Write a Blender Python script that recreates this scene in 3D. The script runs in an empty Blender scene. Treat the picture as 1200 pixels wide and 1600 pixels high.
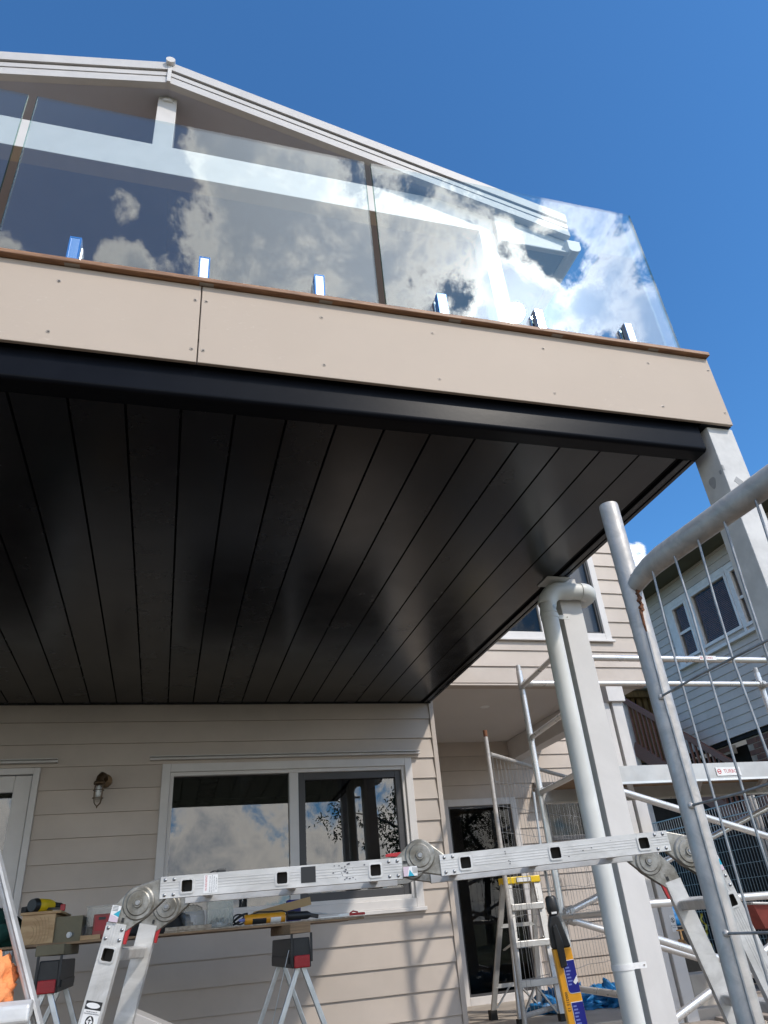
import bpy, math, random
from mathutils import Vector, Matrix
random.seed(7)
R = math.radians
scene = bpy.context.scene
COL = scene.collection

# ------------------------------------------------------------------ camera
EYE = Vector((0, 0, 0.85))
cam_d = bpy.data.cameras.new('camera')
cam = bpy.data.objects.new('camera', cam_d)
COL.objects.link(cam)
roll, pitch, yaw = -0.0913056, 0.5262073, 0.3103681
fw = Vector((math.sin(yaw)*math.cos(pitch), math.cos(yaw)*math.cos(pitch), math.sin(pitch)))
r0 = Vector((math.cos(yaw), -math.sin(yaw), 0))
u0 = r0.cross(fw)
rt = math.cos(roll)*r0 + math.sin(roll)*u0
up = -math.sin(roll)*r0 + math.cos(roll)*u0
cam.matrix_world = Matrix(((rt.x, up.x, -fw.x, EYE.x), (rt.y, up.y, -fw.y, EYE.y), (rt.z, up.z, -fw.z, EYE.z), (0, 0, 0, 1)))
cam_d.sensor_fit = 'HORIZONTAL'
cam_d.sensor_width = 36
cam_d.lens = 36*1120.75/1200
cam_d.clip_start = 0.02
cam_d.clip_end = 2000
scene.camera = cam

# ------------------------------------------------------------------ light
SUN = Vector((0.40, -0.604, 0.690)).normalized()
SUN_EL = math.asin(SUN.z)
sun_d = bpy.data.lights.new('sun', 'SUN')
sun_d.energy = 2.9
sun_d.angle = R(1.5)
sun_d.color = (1.0, 0.925, 0.83)
sun = bpy.data.objects.new('sun', sun_d)
COL.objects.link(sun)
sun.rotation_euler = SUN.to_track_quat('Z', 'Y').to_euler()
sun.location = (10, -15, 20)

scene.view_settings.view_transform = 'Standard'
scene.view_settings.look = 'None'
scene.view_settings.exposure = 0.0
scene.view_settings.gamma = 1
scene.view_settings.use_curve_mapping = False

# ------------------------------------------------------------------ world
world = bpy.data.worlds.new('World')
scene.world = world
world.use_nodes = True
wt = world.node_tree
wt.nodes.clear()


class NT:
    """tiny node helper"""
    def __init__(s, tree): s.t = tree
    def n(s, typ, **kw):
        nd = s.t.nodes.new(typ)
        for k, v in kw.items(): setattr(nd, k, v)
        return nd
    def link(s, a, b): s.t.links.new(a, b)
    def setin(s, sock, v):
        if hasattr(v, 'is_linked'): s.link(v, sock)
        else: sock.default_value = v
    def math(s, op, a, b=0.0, c=None, clamp=False):
        nd = s.n('ShaderNodeMath', operation=op, use_clamp=clamp)
        s.setin(nd.inputs[0], a); s.setin(nd.inputs[1], b)
        if c is not None: s.setin(nd.inputs[2], c)
        return nd.outputs[0]
    def dot(s, a, v):
        nd = s.n('ShaderNodeVectorMath', operation='DOT_PRODUCT')
        s.link(a, nd.inputs[0]); nd.inputs[1].default_value = v
        return nd.outputs['Value']
    def sm(s, x, lo, hi, olo=0.0, ohi=1.0):
        nd = s.n('ShaderNodeMapRange', interpolation_type='SMOOTHSTEP')
        s.link(x, nd.inputs[0])
        for i, v in enumerate((lo, hi, olo, ohi)): nd.inputs[i+1].default_value = v
        return nd.outputs[0]
    def noise(s, vec, scale, detail=4, rough=0.55, dist=0.0):
        nd = s.n('ShaderNodeTexNoise')
        if vec is not None: s.link(vec, nd.inputs['Vector'])
        nd.inputs['Scale'].default_value = scale
        nd.inputs['Detail'].default_value = detail
        nd.inputs['Roughness'].default_value = rough
        nd.inputs['Distortion'].default_value = dist
        return nd.outputs[0]
    def mix(s, fac, a, b, blend='MIX'):
        nd = s.n('ShaderNodeMix', data_type='RGBA', blend_type=blend)
        s.setin(nd.inputs[0], fac)
        for sock, v in ((nd.inputs[6], a), (nd.inputs[7], b)):
            if hasattr(v, 'is_linked'): s.link(v, sock)
            else: sock.default_value = tuple(v) + (1,) if len(v) == 3 else v
        return nd.outputs[2]


w = NT(wt)
tc = w.n('ShaderNodeTexCoord')
D = tc.outputs['Generated']
sky = w.n('ShaderNodeTexSky', sky_type='NISHITA')
sky.sun_disc = False
sky.sun_elevation = SUN_EL
sky.sun_rotation = math.atan2(SUN.x, SUN.y)
sky.altitude = 100
sky.air_density = 1.0
sky.dust_density = 0.25
sky.ozone_density = 2.2
bg = w.n('ShaderNodeBackground')
bg.inputs['Strength'].default_value = 0.125
w.link(w.mix(1.0, sky.outputs[0], (0.64, 1.24, 1.68), 'MULTIPLY'), bg.inputs['Color'])
# cloud field: noise on the sphere, thicker over the southern half of the sky
n1 = w.math('MULTIPLY_ADD', w.noise(D, 6.5, 14, 0.64, 0.3), 2.3, -1.15)
n2 = w.noise(D, 21.0, 9, 0.68, 0.4)
sep = w.n('ShaderNodeSeparateXYZ'); w.link(D, sep.inputs[0])
bias = w.sm(sep.outputs['Y'], 0.05, -0.25, -0.75, -0.02)
low = w.math('MULTIPLY', w.sm(sep.outputs['Z'], 0.34, 0.10, 0.0, 0.26), w.sm(sep.outputs['Y'], -0.1, -0.5))
bias = w.math('ADD', bias, low)
CLOUDS = [  # direction, radius (rad), amount: the cloud banks mirrored in the balcony glass
    ((0.0747, -0.5965, 0.7992), 0.210, 0.220),
    ((0.0058, -0.6251, 0.7805), 0.100, 0.100),
    ((0.2575, -0.5910, 0.7645), 0.130, 0.220),
    ((0.1481, -0.6436, 0.7509), 0.150, 0.200),
    ((0.3907, -0.5829, 0.7124), 0.130, 0.140),
    ((0.4824, -0.5361, 0.6927), 0.130, 0.160),
    ((0.4404, -0.4800, 0.7587), 0.070, 0.100),
    ((-0.1065, -0.6610, 0.7428), 0.050, 0.550),
    ((-0.1012, -0.6135, 0.7832), 0.030, 0.600),
    ((-0.2192, -0.6509, 0.7268), 0.050, 0.550),
    ((0.3220, -0.5135, 0.7954), 0.090, 0.080),
    ((0.0056, -0.5390, 0.8423), 0.060, 0.300),
    ((0.1315, -0.5422, 0.8299), 0.050, 0.100),
    ((0.1727, -0.5448, 0.8206), 0.050, -0.060),
    ((-0.1512, -0.5706, 0.8072), 0.170, -0.500),
    ((-0.1915, -0.6215, 0.7596), 0.090, -0.300),
    ((-0.0388, -0.6536, 0.7558), 0.040, -0.140),
    ((0.1829, -0.5548, 0.8117), 0.030, -0.100),
    ((0.4358, -0.5451, 0.7162), 0.060, -0.500),
    ((0.2533, -0.5355, 0.8056), 0.035, -0.140),
    ((0.4571, -0.5792, 0.6750), 0.030, -0.120),
    ((0.5215, -0.5623, 0.6417), 0.045, -0.300),
    ((0.5250, -0.5020, 0.6873), 0.090, 0.120),
    ((0.3986, -0.6035, 0.6906), 0.075, 0.500),
    ((-0.0127, -0.5918, 0.8060), 0.030, -0.080),
    ((0.5680, 0.7217, 0.3956), 0.036, 0.920),
]
for v, rad, amp in CLOUDS:
    g = w.sm(w.dot(D, v), math.cos(rad), math.cos(rad*0.25), 0.0, amp)
    bias = w.math('ADD', bias, g)
n = w.math('ADD', n1, bias)
nlow = low
n = w.math('ADD', n, w.math('MULTIPLY', w.math('SUBTRACT', n2, 0.5), 0.95))
dens = w.sm(n, -0.03, 0.26)
core = w.sm(w.math('SUBTRACT', n, w.math('MULTIPLY', nlow, 0.9)), -0.05, 0.55)
glow = w.math('MAXIMUM', w.dot(D, tuple(SUN)), 0.0)
g1 = w.math('MULTIPLY', w.math('POWER', glow, 260.0), 9.0)
g2 = w.math('MULTIPLY', w.math('POWER', glow, 12.0), 3.0)
bright = w.math('ADD', w.math('ADD', g1, g2), 2.5)
ccol = w.mix(core, (1.0, 0.965, 0.91), (0.38, 0.44, 0.53))
cb = w.n('ShaderNodeBackground')
w.link(ccol, cb.inputs['Color']); w.link(bright, cb.inputs['Strength'])
ms = w.n('ShaderNodeMixShader')
w.link(dens, ms.inputs[0]); w.link(bg.outputs[0], ms.inputs[1]); w.link(cb.outputs[0], ms.inputs[2])
wo = w.n('ShaderNodeOutputWorld')
w.link(ms.outputs[0], wo.inputs['Surface'])

# ------------------------------------------------------------------ materials
MATS = {}
def mat(name, col, rough=0.6, metal=0.0, var=0.0, vscale=6.0, bump=0.0, bscale=60.0, col2=None, dist=0.0, spec=0.5, stretch=None, coat=0.0, rvar=0.0, ior=None, orand=0.0):
    m = bpy.data.materials.new(name); m.use_nodes = True
    t = m.node_tree; q = NT(t); p = t.nodes['Principled BSDF']
    p.inputs['Roughness'].default_value = rough
    p.inputs['Metallic'].default_value = metal
    p.inputs['Specular IOR Level'].default_value = spec
    if ior: p.inputs['IOR'].default_value = ior
    if coat: p.inputs['Coat Weight'].default_value = coat
    vec = None
    if var or bump or rvar or col2:
        c = q.n('ShaderNodeTexCoord'); vec = c.outputs['Object']
        gi = q.n('ShaderNodeObjectInfo')
        add = q.n('ShaderNodeVectorMath', operation='ADD'); q.link(vec, add.inputs[0])
        sc_ = q.n('ShaderNodeVectorMath', operation='SCALE'); q.link(gi.outputs['Location'], sc_.inputs[0]); sc_.inputs[3].default_value = 1.37
        q.link(sc_.outputs[0], add.inputs[1]); vec = add.outputs[0]
        if stretch:
            mp = q.n('ShaderNodeMapping'); mp.inputs['Scale'].default_value = stretch
            q.link(vec, mp.inputs[0]); vec = mp.outputs[0]
    if var or col2:
        f = q.noise(vec, vscale, 6, 0.6, dist)
        c2 = col2 or tuple(x*(1-var) for x in col)
        c1 = col if col2 else tuple(min(1, x*(1+var)) for x in col)
        f = q.sm(f, 0.32, 0.68)
        q.link(q.mix(f, c1, c2), p.inputs['Base Color'])
    else:
        p.inputs['Base Color'].default_value = tuple(col) + (1,)
    if rvar:
        f2 = q.noise(vec, vscale*2.3, 4, 0.6)
        q.link(q.sm(f2, 0.3, 0.7, max(0.02, rough-rvar), min(1, rough+rvar)), p.inputs['Roughness'])
    if bump:
        b = q.n('ShaderNodeBump'); b.inputs['Strength'].default_value = bump; b.inputs['Distance'].default_value = 0.004
        q.link(q.noise(vec, bscale, 5, 0.6), b.inputs['Height']); q.link(b.outputs[0], p.inputs['Normal'])
    if orand:   # boards differ a little from one another
        oi = q.n('ShaderNodeObjectInfo')
        k = q.math('MULTIPLY_ADD', oi.outputs['Random'], 2*orand, 1-orand)
        for nm in ('Base Color', 'Roughness'):
            s_ = p.inputs[nm]
            src = s_.links[0].from_socket if s_.is_linked else None
            if nm == 'Base Color' and src is not None:
                v = q.n('ShaderNodeVectorMath', operation='SCALE'); q.link(src, v.inputs[0]); q.link(k, v.inputs[3]); q.link(v.outputs[0], s_)
            elif nm == 'Roughness':
                q.link(q.math('MULTIPLY', src if src is not None else rough, k), s_)
    MATS[name] = m
    return m

siding = mat('siding_paint', (0.500, 0.430, 0.370), 0.62, orand=0.05, var=0.06, vscale=2, bump=0.05, bscale=90, rvar=0.08)
trim = mat('trim_white', (0.63, 0.60, 0.575), 0.5, var=0.04, vscale=5, bump=0.03, bscale=120)
barge_m = mat('barge_paint', (0.54, 0.515, 0.50), 0.55, var=0.04, vscale=5)
postw = mat('post_white', (0.62, 0.595, 0.57), 0.55, var=0.06, vscale=2.5, dist=0.8, bump=0.05, bscale=60)
primer = mat('primer_grey', (0.60, 0.59, 0.57), 0.7, var=0.10, vscale=9, bump=0.15, bscale=50)
filler = mat('filler_patch', (0.36, 0.36, 0.36), 0.8, var=0.08, vscale=20)
fascia_m = mat('fascia_beige', (0.495, 0.405, 0.325), 0.66, var=0.02, vscale=2.2, bump=0.06, bscale=35, spec=0.3)
_t = fascia_m.node_tree; _q = NT(_t); _p = _t.nodes['Principled BSDF']
_src = _p.inputs['Base Color'].links[0].from_socket
_c = _q.n('ShaderNodeTexCoord')
_mp = _q.n('ShaderNodeMapping'); _mp.inputs['Scale'].default_value = (1.0, 1.0, 3.0); _mp.inputs['Rotation'].default_value = (0, 0.35, 0)
_q.link(_c.outputs['Object'], _mp.inputs[0])
_a = _q.sm(_q.noise(_mp.outputs[0], 26.0, 6, 0.7, 1.5), 0.60, 0.68)
_b = _q.sm(_q.noise(_c.outputs['Object'], 2.6, 3, 0.5), 0.52, 0.64)
_m1 = _q.math('MULTIPLY', _q.math('MULTIPLY', _a, _b), 0.45)
_x = _q.mix(_m1, _src, (0.62, 0.55, 0.48))
_d = _q.math('MULTIPLY', _q.sm(_q.noise(_mp.outputs[0], 9.0, 8, 0.75, 2.0), 0.60, 0.74), 0.22)
_x = _q.mix(_d, _x, (0.33, 0.27, 0.22))
_q.link(_x, _p.inputs['Base Color'])
screw_m = mat('screw_steel', (0.33, 0.29, 0.25), 0.5, 0.5)
soffit_m = mat('soffit_charcoal', (0.0085, 0.009, 0.0115), 0.25, var=0.05, vscale=2, rvar=0.03, spec=0.43, orand=0.10)
beam_m = mat('beam_charcoal', (0.007, 0.0078, 0.0105), 0.28, var=0.1, vscale=7, bump=0.03, bscale=30, spec=0.07)
groove_m = mat('groove_black', (0.004, 0.004, 0.004), 0.8)
deck_m = mat('deck_timber', (0.34, 0.175, 0.085), 0.55, col2=(0.17, 0.08, 0.04), vscale=14, stretch=(0.6, 8, 8), bump=0.1, bscale=40)
sky_b = mat('blue_sky_paint', (0.05, 0.20, 0.50), 0.25, 0.3)  # painted blue imitating sky mirrored in the polished steel
chrome = mat('polished_steel', (0.86, 0.88, 0.90), 0.13, 1.0)
pipe_m = mat('pipe_grey', (0.66, 0.66, 0.625), 0.42, var=0.07, vscale=3, dist=0.8, rvar=0.08)
gable_m = mat('gable_lining', (0.46, 0.46, 0.52), 0.7, var=0.03, vscale=2)
eave_m = mat('eave_lining', (0.32, 0.32, 0.34), 0.7, var=0.04, vscale=2)
porchceil = mat('porch_ceiling', (0.62, 0.585, 0.55), 0.75, var=0.02, vscale=1.5)
alu = mat('ladder_aluminium', (0.66, 0.645, 0.62), 0.40, 0.35, col2=(0.50, 0.485, 0.46), vscale=6, dist=0.8, stretch=(1.0, 3, 3), bump=0.02, bscale=60, rvar=0.08)
alud = mat('aluminium_dull', (0.50, 0.49, 0.47), 0.45, 0.4, var=0.10, vscale=5, rvar=0.1)
scaf_m = mat('scaffold_aluminium', (0.70, 0.685, 0.665), 0.32, 0.6, var=0.05, vscale=3, rvar=0.06)
galv = mat('galvanised_steel', (0.54, 0.505, 0.465), 0.5, 0.25, col2=(0.41, 0.39, 0.365), vscale=16, dist=1.5, bump=0.12, bscale=45, rvar=0.14)
wire_m = mat('wire_steel', (0.33, 0.33, 0.33), 0.5, 0.7, var=0.2, vscale=30)
rust = mat('rust', (0.16, 0.065, 0.03), 0.9, var=0.4, vscale=60, bump=0.4, bscale=150)
cast = mat('cast_hinge', (0.38, 0.365, 0.33), 0.48, 0.7, col2=(0.17, 0.155, 0.125), vscale=20, bump=0.2, bscale=70, rvar=0.12)
red_m = mat('red_plastic', (0.42, 0.018, 0.022), 0.4, var=0.1, vscale=12)
rivet_m = mat('rivet', (0.34, 0.34, 0.34), 0.4, 0.9)
black_p = mat('black_plastic', (0.018, 0.018, 0.018), 0.42, var=0.2, vscale=20, bump=0.05)
black_m = mat('black_rubber', (0.012, 0.012, 0.012), 0.7)
frame_dk = mat('sash_charcoal', (0.055, 0.053, 0.055), 0.45, var=0.05)
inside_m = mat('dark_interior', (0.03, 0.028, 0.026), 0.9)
curtain_m = mat('curtain', (0.10, 0.09, 0.085), 0.9, var=0.15, vscale=4)
joint_m = mat('joint_stop', (0.25, 0.20, 0.16), 0.8)
rung_shade = mat('rung_inside_shade', (0.05, 0.043, 0.035), 0.7, 0.3)  # dark colour paints in the shade inside the hollow rungs
carton_m = mat('carton', (0.42, 0.40, 0.38), 0.7, var=0.06)
blind_g = mat('grey_blind', (0.34, 0.335, 0.37), 0.8)
label_w = mat('label_white', (0.78, 0.77, 0.75), 0.5, var=0.05, vscale=30)
label_b = mat('label_black', (0.02, 0.02, 0.02), 0.5)
label_t = mat('label_teal', (0.02, 0.36, 0.50), 0.45)
label_p = mat('label_pink', (0.62, 0.50, 0.56), 0.5)
label_r = mat('label_red', (0.50, 0.03, 0.04), 0.5)
navy = mat('label_navy', (0.012, 0.018, 0.20), 0.35)
navy_t = mat('label_navy_print', (0.16, 0.20, 0.50), 0.4)
yel = mat('yellow_plastic', (0.72, 0.32, 0.018), 0.42, var=0.07, vscale=14)
yel2 = mat('yellow_cap', (0.74, 0.50, 0.01), 0.4, var=0.08, vscale=15)
ply = mat('plywood', (0.36, 0.235, 0.13), 0.75, col2=(0.20, 0.13, 0.075), vscale=9, stretch=(0.5, 7, 7), bump=0.2, bscale=40)
pine = mat('pine', (0.56, 0.375, 0.20), 0.65, col2=(0.42, 0.26, 0.125), vscale=8, stretch=(1, 5, 5), bump=0.1, bscale=40)
pine_o = mat('pine_olive', (0.17, 0.145, 0.085), 0.6, var=0.15, vscale=5)
chip = mat('chipboard', (0.50, 0.43, 0.34), 0.85, col2=(0.30, 0.24, 0.18), vscale=60)
card = mat('cardboard', (0.40, 0.27, 0.13), 0.8, var=0.08, vscale=8)
steel_l = mat('zinc_leg', (0.55, 0.57, 0.58), 0.35, 0.9, var=0.1, vscale=15)
orange = mat('orange_cloth', (0.90, 0.31, 0.11), 0.85, var=0.06, vscale=30, bump=0.5, bscale=300)
green_c = mat('green_cloth', (0.012, 0.07, 0.055), 0.9, var=0.25, vscale=10, bump=0.3, bscale=90)
blue_c = mat('blue_tarp', (0.015, 0.16, 0.38), 0.45, var=0.45, vscale=14, bump=0.6, bscale=24)
brass = mat('aged_brass', (0.12, 0.078, 0.045), 0.42, 0.85, var=0.35, vscale=25)
brass2 = mat('tap_brass', (0.52, 0.30, 0.14), 0.3, 0.95, var=0.2, vscale=30)
concrete = mat('concrete', (0.40, 0.36, 0.31), 0.85, var=0.13, vscale=3, bump=0.25, bscale=22, dist=0.5)
yard_m = mat('yard_surface', (0.105, 0.075, 0.05), 0.9, var=0.25, vscale=2, bump=0.3, bscale=18, dist=0.5)
porch_m = mat('porch_floor', (0.44, 0.385, 0.325), 0.7, var=0.10, vscale=2.5, bump=0.1, bscale=30)
stone_m = mat('paving_stone', (0.50, 0.43, 0.36), 0.85, col2=(0.34, 0.285, 0.235), vscale=4, bump=0.6, bscale=14, dist=0.6)
dirt = mat('dirt', (0.20, 0.165, 0.13), 0.95, col2=(0.14, 0.11, 0.085), vscale=7, bump=0.6, bscale=25)
nsiding = mat('neighbour_boards', (0.57, 0.50, 0.455), 0.7, col2=(0.48, 0.42, 0.38), vscale=2.0, bump=0.1, bscale=50, dist=0.6)
nwhite = mat('neighbour_trim', (0.68, 0.65, 0.63), 0.6, var=0.08, vscale=8, bump=0.1)
neave = mat('neighbour_eave', (0.10, 0.095, 0.06), 0.8, var=0.12, vscale=3)
brick_m = mat('brick_brown', (0.20, 0.095, 0.062), 0.9, col2=(0.11, 0.060, 0.050), vscale=9, bump=0.4, bscale=60)
mortar_m = mat('mortar', (0.34, 0.28, 0.22), 0.95, var=0.15, vscale=12, bump=0.3)
stain_m = mat('stained_timber', (0.20, 0.085, 0.055), 0.6, var=0.2, vscale=10, stretch=(1, 6, 6))
raw_t = mat('raw_timber', (0.20, 0.12, 0.045), 0.8, var=0.3, vscale=6, stretch=(6, 6, 1))
void_m = mat('void_shade', (0.008, 0.008, 0.009), 0.9, var=0.5, vscale=6)  # near-black colour standing in for deep shade around the neighbour house
blind_m = mat('blind_slat', (0.40, 0.19, 0.13), 0.6, var=0.15, vscale=9)
red_d = mat('faded_red', (0.32, 0.075, 0.06), 0.6, var=0.15, vscale=9)
bark = mat('bark', (0.16, 0.12, 0.09), 0.95, var=0.3, vscale=8, bump=0.5, bscale=20)
leaf_m = mat('gum_leaf', (0.06, 0.085, 0.035), 0.6, col2=(0.035, 0.055, 0.022), vscale=3)
grass_m = mat('grass', (0.10, 0.13, 0.045), 0.95, col2=(0.16, 0.14, 0.07), vscale=1.2, bump=0.5, bscale=40)
putty = mat('paint_smudge', (0.10, 0.10, 0.11), 0.8)


def glass_mat(name, tint, ior, rough=0.0, opaque=0.0, base=(0.01, 0.01, 0.012)):
    m = bpy.data.materials.new(name); m.use_nodes = True
    t = m.node_tree; t.nodes.clear(); q = NT(t)
    fr = q.n('ShaderNodeFresnel'); fr.inputs['IOR'].default_value = ior
    geo = q.n('ShaderNodeNewGeometry')
    gl = q.n('ShaderNodeBsdfGlossy'); gl.inputs['Roughness'].default_value = rough
    # use the two-sided grazing term from |N.I| so back faces behave like front faces
    dt = q.n('ShaderNodeVectorMath', operation='DOT_PRODUCT')
    q.link(geo.outputs['Normal'], dt.inputs[0]); q.link(geo.outputs['Incoming'], dt.inputs[1])
    c = q.math('ABSOLUTE', dt.outputs['Value'])
    f0 = ((ior-1)/(ior+1))**2
    s5 = q.math('POWER', q.math('SUBTRACT', 1.0, c), 5.0)
    fac = q.math('MULTIPLY_ADD', s5, 1-f0, f0)
    tr = q.n('ShaderNodeBsdfTransparent'); tr.inputs['Color'].default_value = tuple(tint) + (1,)
    body = tr.outputs[0]
    if opaque:
        df = q.n('ShaderNodeBsdfDiffuse'); df.inputs['Color'].default_value = tuple(base) + (1,)
        m2 = q.n('ShaderNodeMixShader'); m2.inputs[0].default_value = opaque
        q.link(body, m2.inputs[1]); q.link(df.outputs[0], m2.inputs[2]); body = m2.outputs[0]
    mx = q.n('ShaderNodeMixShader')
    q.link(fac, mx.inputs[0]); q.link(body, mx.inputs[1]); q.link(gl.outputs[0], mx.inputs[2])
    o = q.n('ShaderNodeOutputMaterial'); q.link(mx.outputs[0], o.inputs['Surface'])
    t.nodes.remove(fr)
    MATS[name] = m
    return m

bal_glass = glass_mat('balustrade_glass', (0.90, 0.955, 0.955), 1.88)
edge_glass = glass_mat('glass_edge', (0.45, 0.68, 0.62), 1.6)
win_glass = glass_mat('window_glass', (0.42, 0.42, 0.41), 2.05)
dark_glass = glass_mat('screen_glass', (0.80, 0.80, 0.78), 1.36)
clear_pl = glass_mat('clear_plastic', (0.86, 0.87, 0.86), 1.5, 0.12, 0.16, (0.55, 0.56, 0.56))
lamp_glass = glass_mat('lamp_glass', (0.93, 0.93, 0.92), 1.5)

# ------------------------------------------------------------------ mesh builder
class MB:
    def __init__(s): s.v = []; s.f = []; s.sm = []
    def add(s, vs, fs, smooth=False):
        o = len(s.v); s.v += [tuple(v) for v in vs]
        for f in fs: s.f.append(tuple(i+o for i in f)); s.sm.append(smooth)
        return s
    def box(s, a, b, M=None):
        x0, y0, z0 = a; x1, y1, z1 = b
        vs = [Vector(p) for p in ((x0,y0,z0),(x1,y0,z0),(x1,y1,z0),(x0,y1,z0),(x0,y0,z1),(x1,y0,z1),(x1,y1,z1),(x0,y1,z1))]
        if M: vs = [M @ v for v in vs]
        return s.add(vs, [(0,3,2,1),(4,5,6,7),(0,1,5,4),(1,2,6,5),(2,3,7,6),(3,0,4,7)])
    def bar(s, p, q, w, h, upv=(0,0,1)):
        """rectangular bar from p to q, w across, h along upv"""
        p, q = Vector(p), Vector(q); d = (q-p).normalized(); u = Vector(upv)
        x = d.cross(u)
        if x.length < 1e-4: x = d.cross(Vector((1,0,0)))
        x.normalize(); y = x.cross(d).normalized()
        vs = []
        for c in (p, q):
            for sx, sy in ((-1,-1),(1,-1),(1,1),(-1,1)): vs.append(c + x*sx*w/2 + y*sy*h/2)
        return s.add(vs, [(3,2,1,0),(4,5,6,7),(0,1,5,4),(1,2,6,5),(2,3,7,6),(3,0,4,7)])
    def tube(s, pts, r, seg=12, cap=True, hollow=False):
        pts = [Vector(p) for p in pts]
        if not isinstance(r, (list, tuple)): r = [r]*len(pts)
        prev = None; rings = []
        for i, p in enumerate(pts):
            if i == 0: d = pts[1]-p
            elif i == len(pts)-1: d = p-pts[i-1]
            else: d = (pts[i+1]-p).normalized() + (p-pts[i-1]).normalized()
            d.normalize()
            if prev is None:
                a = Vector((0,0,1)) if abs(d.z) < 0.9 else Vector((1,0,0))
                x = d.cross(a).normalized()
            else:
                x = prev - d*prev.dot(d)
                x.normalize()
            y = d.cross(x); prev = x
            rings.append([p + (x*math.cos(2*math.pi*k/seg) + y*math.sin(2*math.pi*k/seg))*r[i] for k in range(seg)])
        vs = [v for rg in rings for v in rg]; fs = []
        for i in range(len(pts)-1):
            for k in range(seg):
                a = i*seg+k; b = i*seg+(k+1) % seg
                fs.append((a, b, b+seg, a+seg))
        s.add(vs, fs, True)
        if cap:
            for rg, fl in ((rings[0], True), (rings[-1], False)):
                s.add(rg, [tuple(range(seg))[::-1] if fl else tuple(range(seg))])
        return s
    def disc(s, c, ax, r, h, seg=24, r2=None):
        c = Vector(c); ax = Vector(ax).normalized()
        return s.tube([c, c+ax*h], [r, r if r2 is None else r2], seg)
    def prism(s, poly, fn, t0, t1):
        """polygon in 2d, fn(u,v,t)->3d, extruded from t0 to t1"""
        n = len(poly)
        vs = [fn(u, v, t0) for u, v in poly] + [fn(u, v, t1) for u, v in poly]
        fs = [tuple(range(n))[::-1], tuple(range(n, 2*n))]
        for k in range(n): fs.append((k, (k+1) % n, n+(k+1) % n, n+k))
        return s.add(vs, fs)
    def lathe(s, prof, c, seg=20, axis='Z'):
        vs = []; fs = []; n = len(prof)
        for k in range(seg):
            a = 2*math.pi*k/seg
            for r, z in prof: vs.append((c[0]+r*math.cos(a), c[1]+r*math.sin(a), c[2]+z))
        for k in range(seg):
            for i in range(n-1):
                a = k*n+i; b = ((k+1) % seg)*n+i
                fs.append((a, b, b+1, a+1))
        return s.add(vs, fs, True)
    def mesh(s, name):
        me = bpy.data.meshes.new(name)
        me.from_pydata(s.v, [], s.f)
        me.polygons.foreach_set('use_smooth', s.sm)
        me.update()
        return me
    def build(s, name, m, parent=None, bevel=0.0, seg=2, origin=True):
        if origin and s.v:
            n = len(s.v)
            c = Vector((sum(v[0] for v in s.v)/n, sum(v[1] for v in s.v)/n, min(v[2] for v in s.v)))
            s.v = [tuple(Vector(v)-c) for v in s.v]
        else: c = Vector((0,0,0))
        me = s.mesh(name)
        import bmesh
        bm = bmesh.new(); bm.from_mesh(me); bmesh.ops.recalc_face_normals(bm, faces=bm.faces); bm.to_mesh(me); bm.free()
        o = bpy.data.objects.new(name, me); COL.objects.link(o)
        me.materials.append(m)
        pm = Matrix.Identity(4)
        if parent is not None:
            o.parent = parent
            pm = WM[parent.name]
        o.matrix_local = pm.inverted() @ Matrix.Translation(c)
        WM[o.name] = Matrix.Translation(c)
        if bevel:
            b = o.modifiers.new('bevel', 'BEVEL'); b.width = bevel; b.segments = seg; b.limit_method = 'ANGLE'; b.angle_limit = R(35)
        return o

WM = {}
def put(o, parent, M):
    """parent o and give it world matrix M"""
    if parent is not None:
        o.parent = parent; o.matrix_local = WM[parent.name].inverted() @ M
    else: o.matrix_local = M
    WM[o.name] = M.copy()

def tag(o, label=None, cat=None, group=None, kind=None):
    if label: o['label'] = label
    if cat: o['category'] = cat
    if group: o['group'] = group
    if kind: o['kind'] = kind
    return o
def thing(name, loc, label, cat, group=None):
    o = bpy.data.objects.new(name, None); COL.objects.link(o); o.empty_display_size = 0.1
    o.location = loc; WM[o.name] = Matrix.Translation(Vector(loc))
    return tag(o, label, cat, group)
def struct(o): o['kind'] = 'structure'; return o
def stuff(o): o['kind'] = 'stuff'; return o
def same(src, parent, M, name=None):
    """copy of a part sharing its mesh"""
    o = src.copy(); COL.objects.link(o); put(o, parent, M); return o

def text(body, size, M, m, parent, name='lettering', align='CENTER', ext=0.0002):
    cu = bpy.data.curves.new('txt', 'FONT'); cu.body = body; cu.size = size; cu.align_x = align; cu.align_y = 'CENTER'
    cu.extrude = ext; cu.resolution_u = 2
    ob = bpy.data.objects.new('txt', cu); COL.objects.link(ob)
    dg = bpy.context.evaluated_depsgraph_get()
    me = bpy.data.meshes.new_from_object(ob.evaluated_get(dg))
    bpy.data.objects.remove(ob); bpy.data.curves.remove(cu)
    me.name = name; me.materials.clear(); me.materials.append(m)
    o = bpy.data.objects.new(name, me); COL.objects.link(o); put(o, parent, M)
    return o
def frame_mat(o, x, y):
    """matrix with local x, y axes and z = x cross y"""
    x = Vector(x).normalized(); y = Vector(y); y = (y - x*y.dot(x)).normalized(); z = x.cross(y); o = Vector(o)
    return Matrix(((x.x,y.x,z.x,o.x),(x.y,y.y,z.y,o.y),(x.z,y.z,z.z,o.z),(0,0,0,1)))

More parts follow.
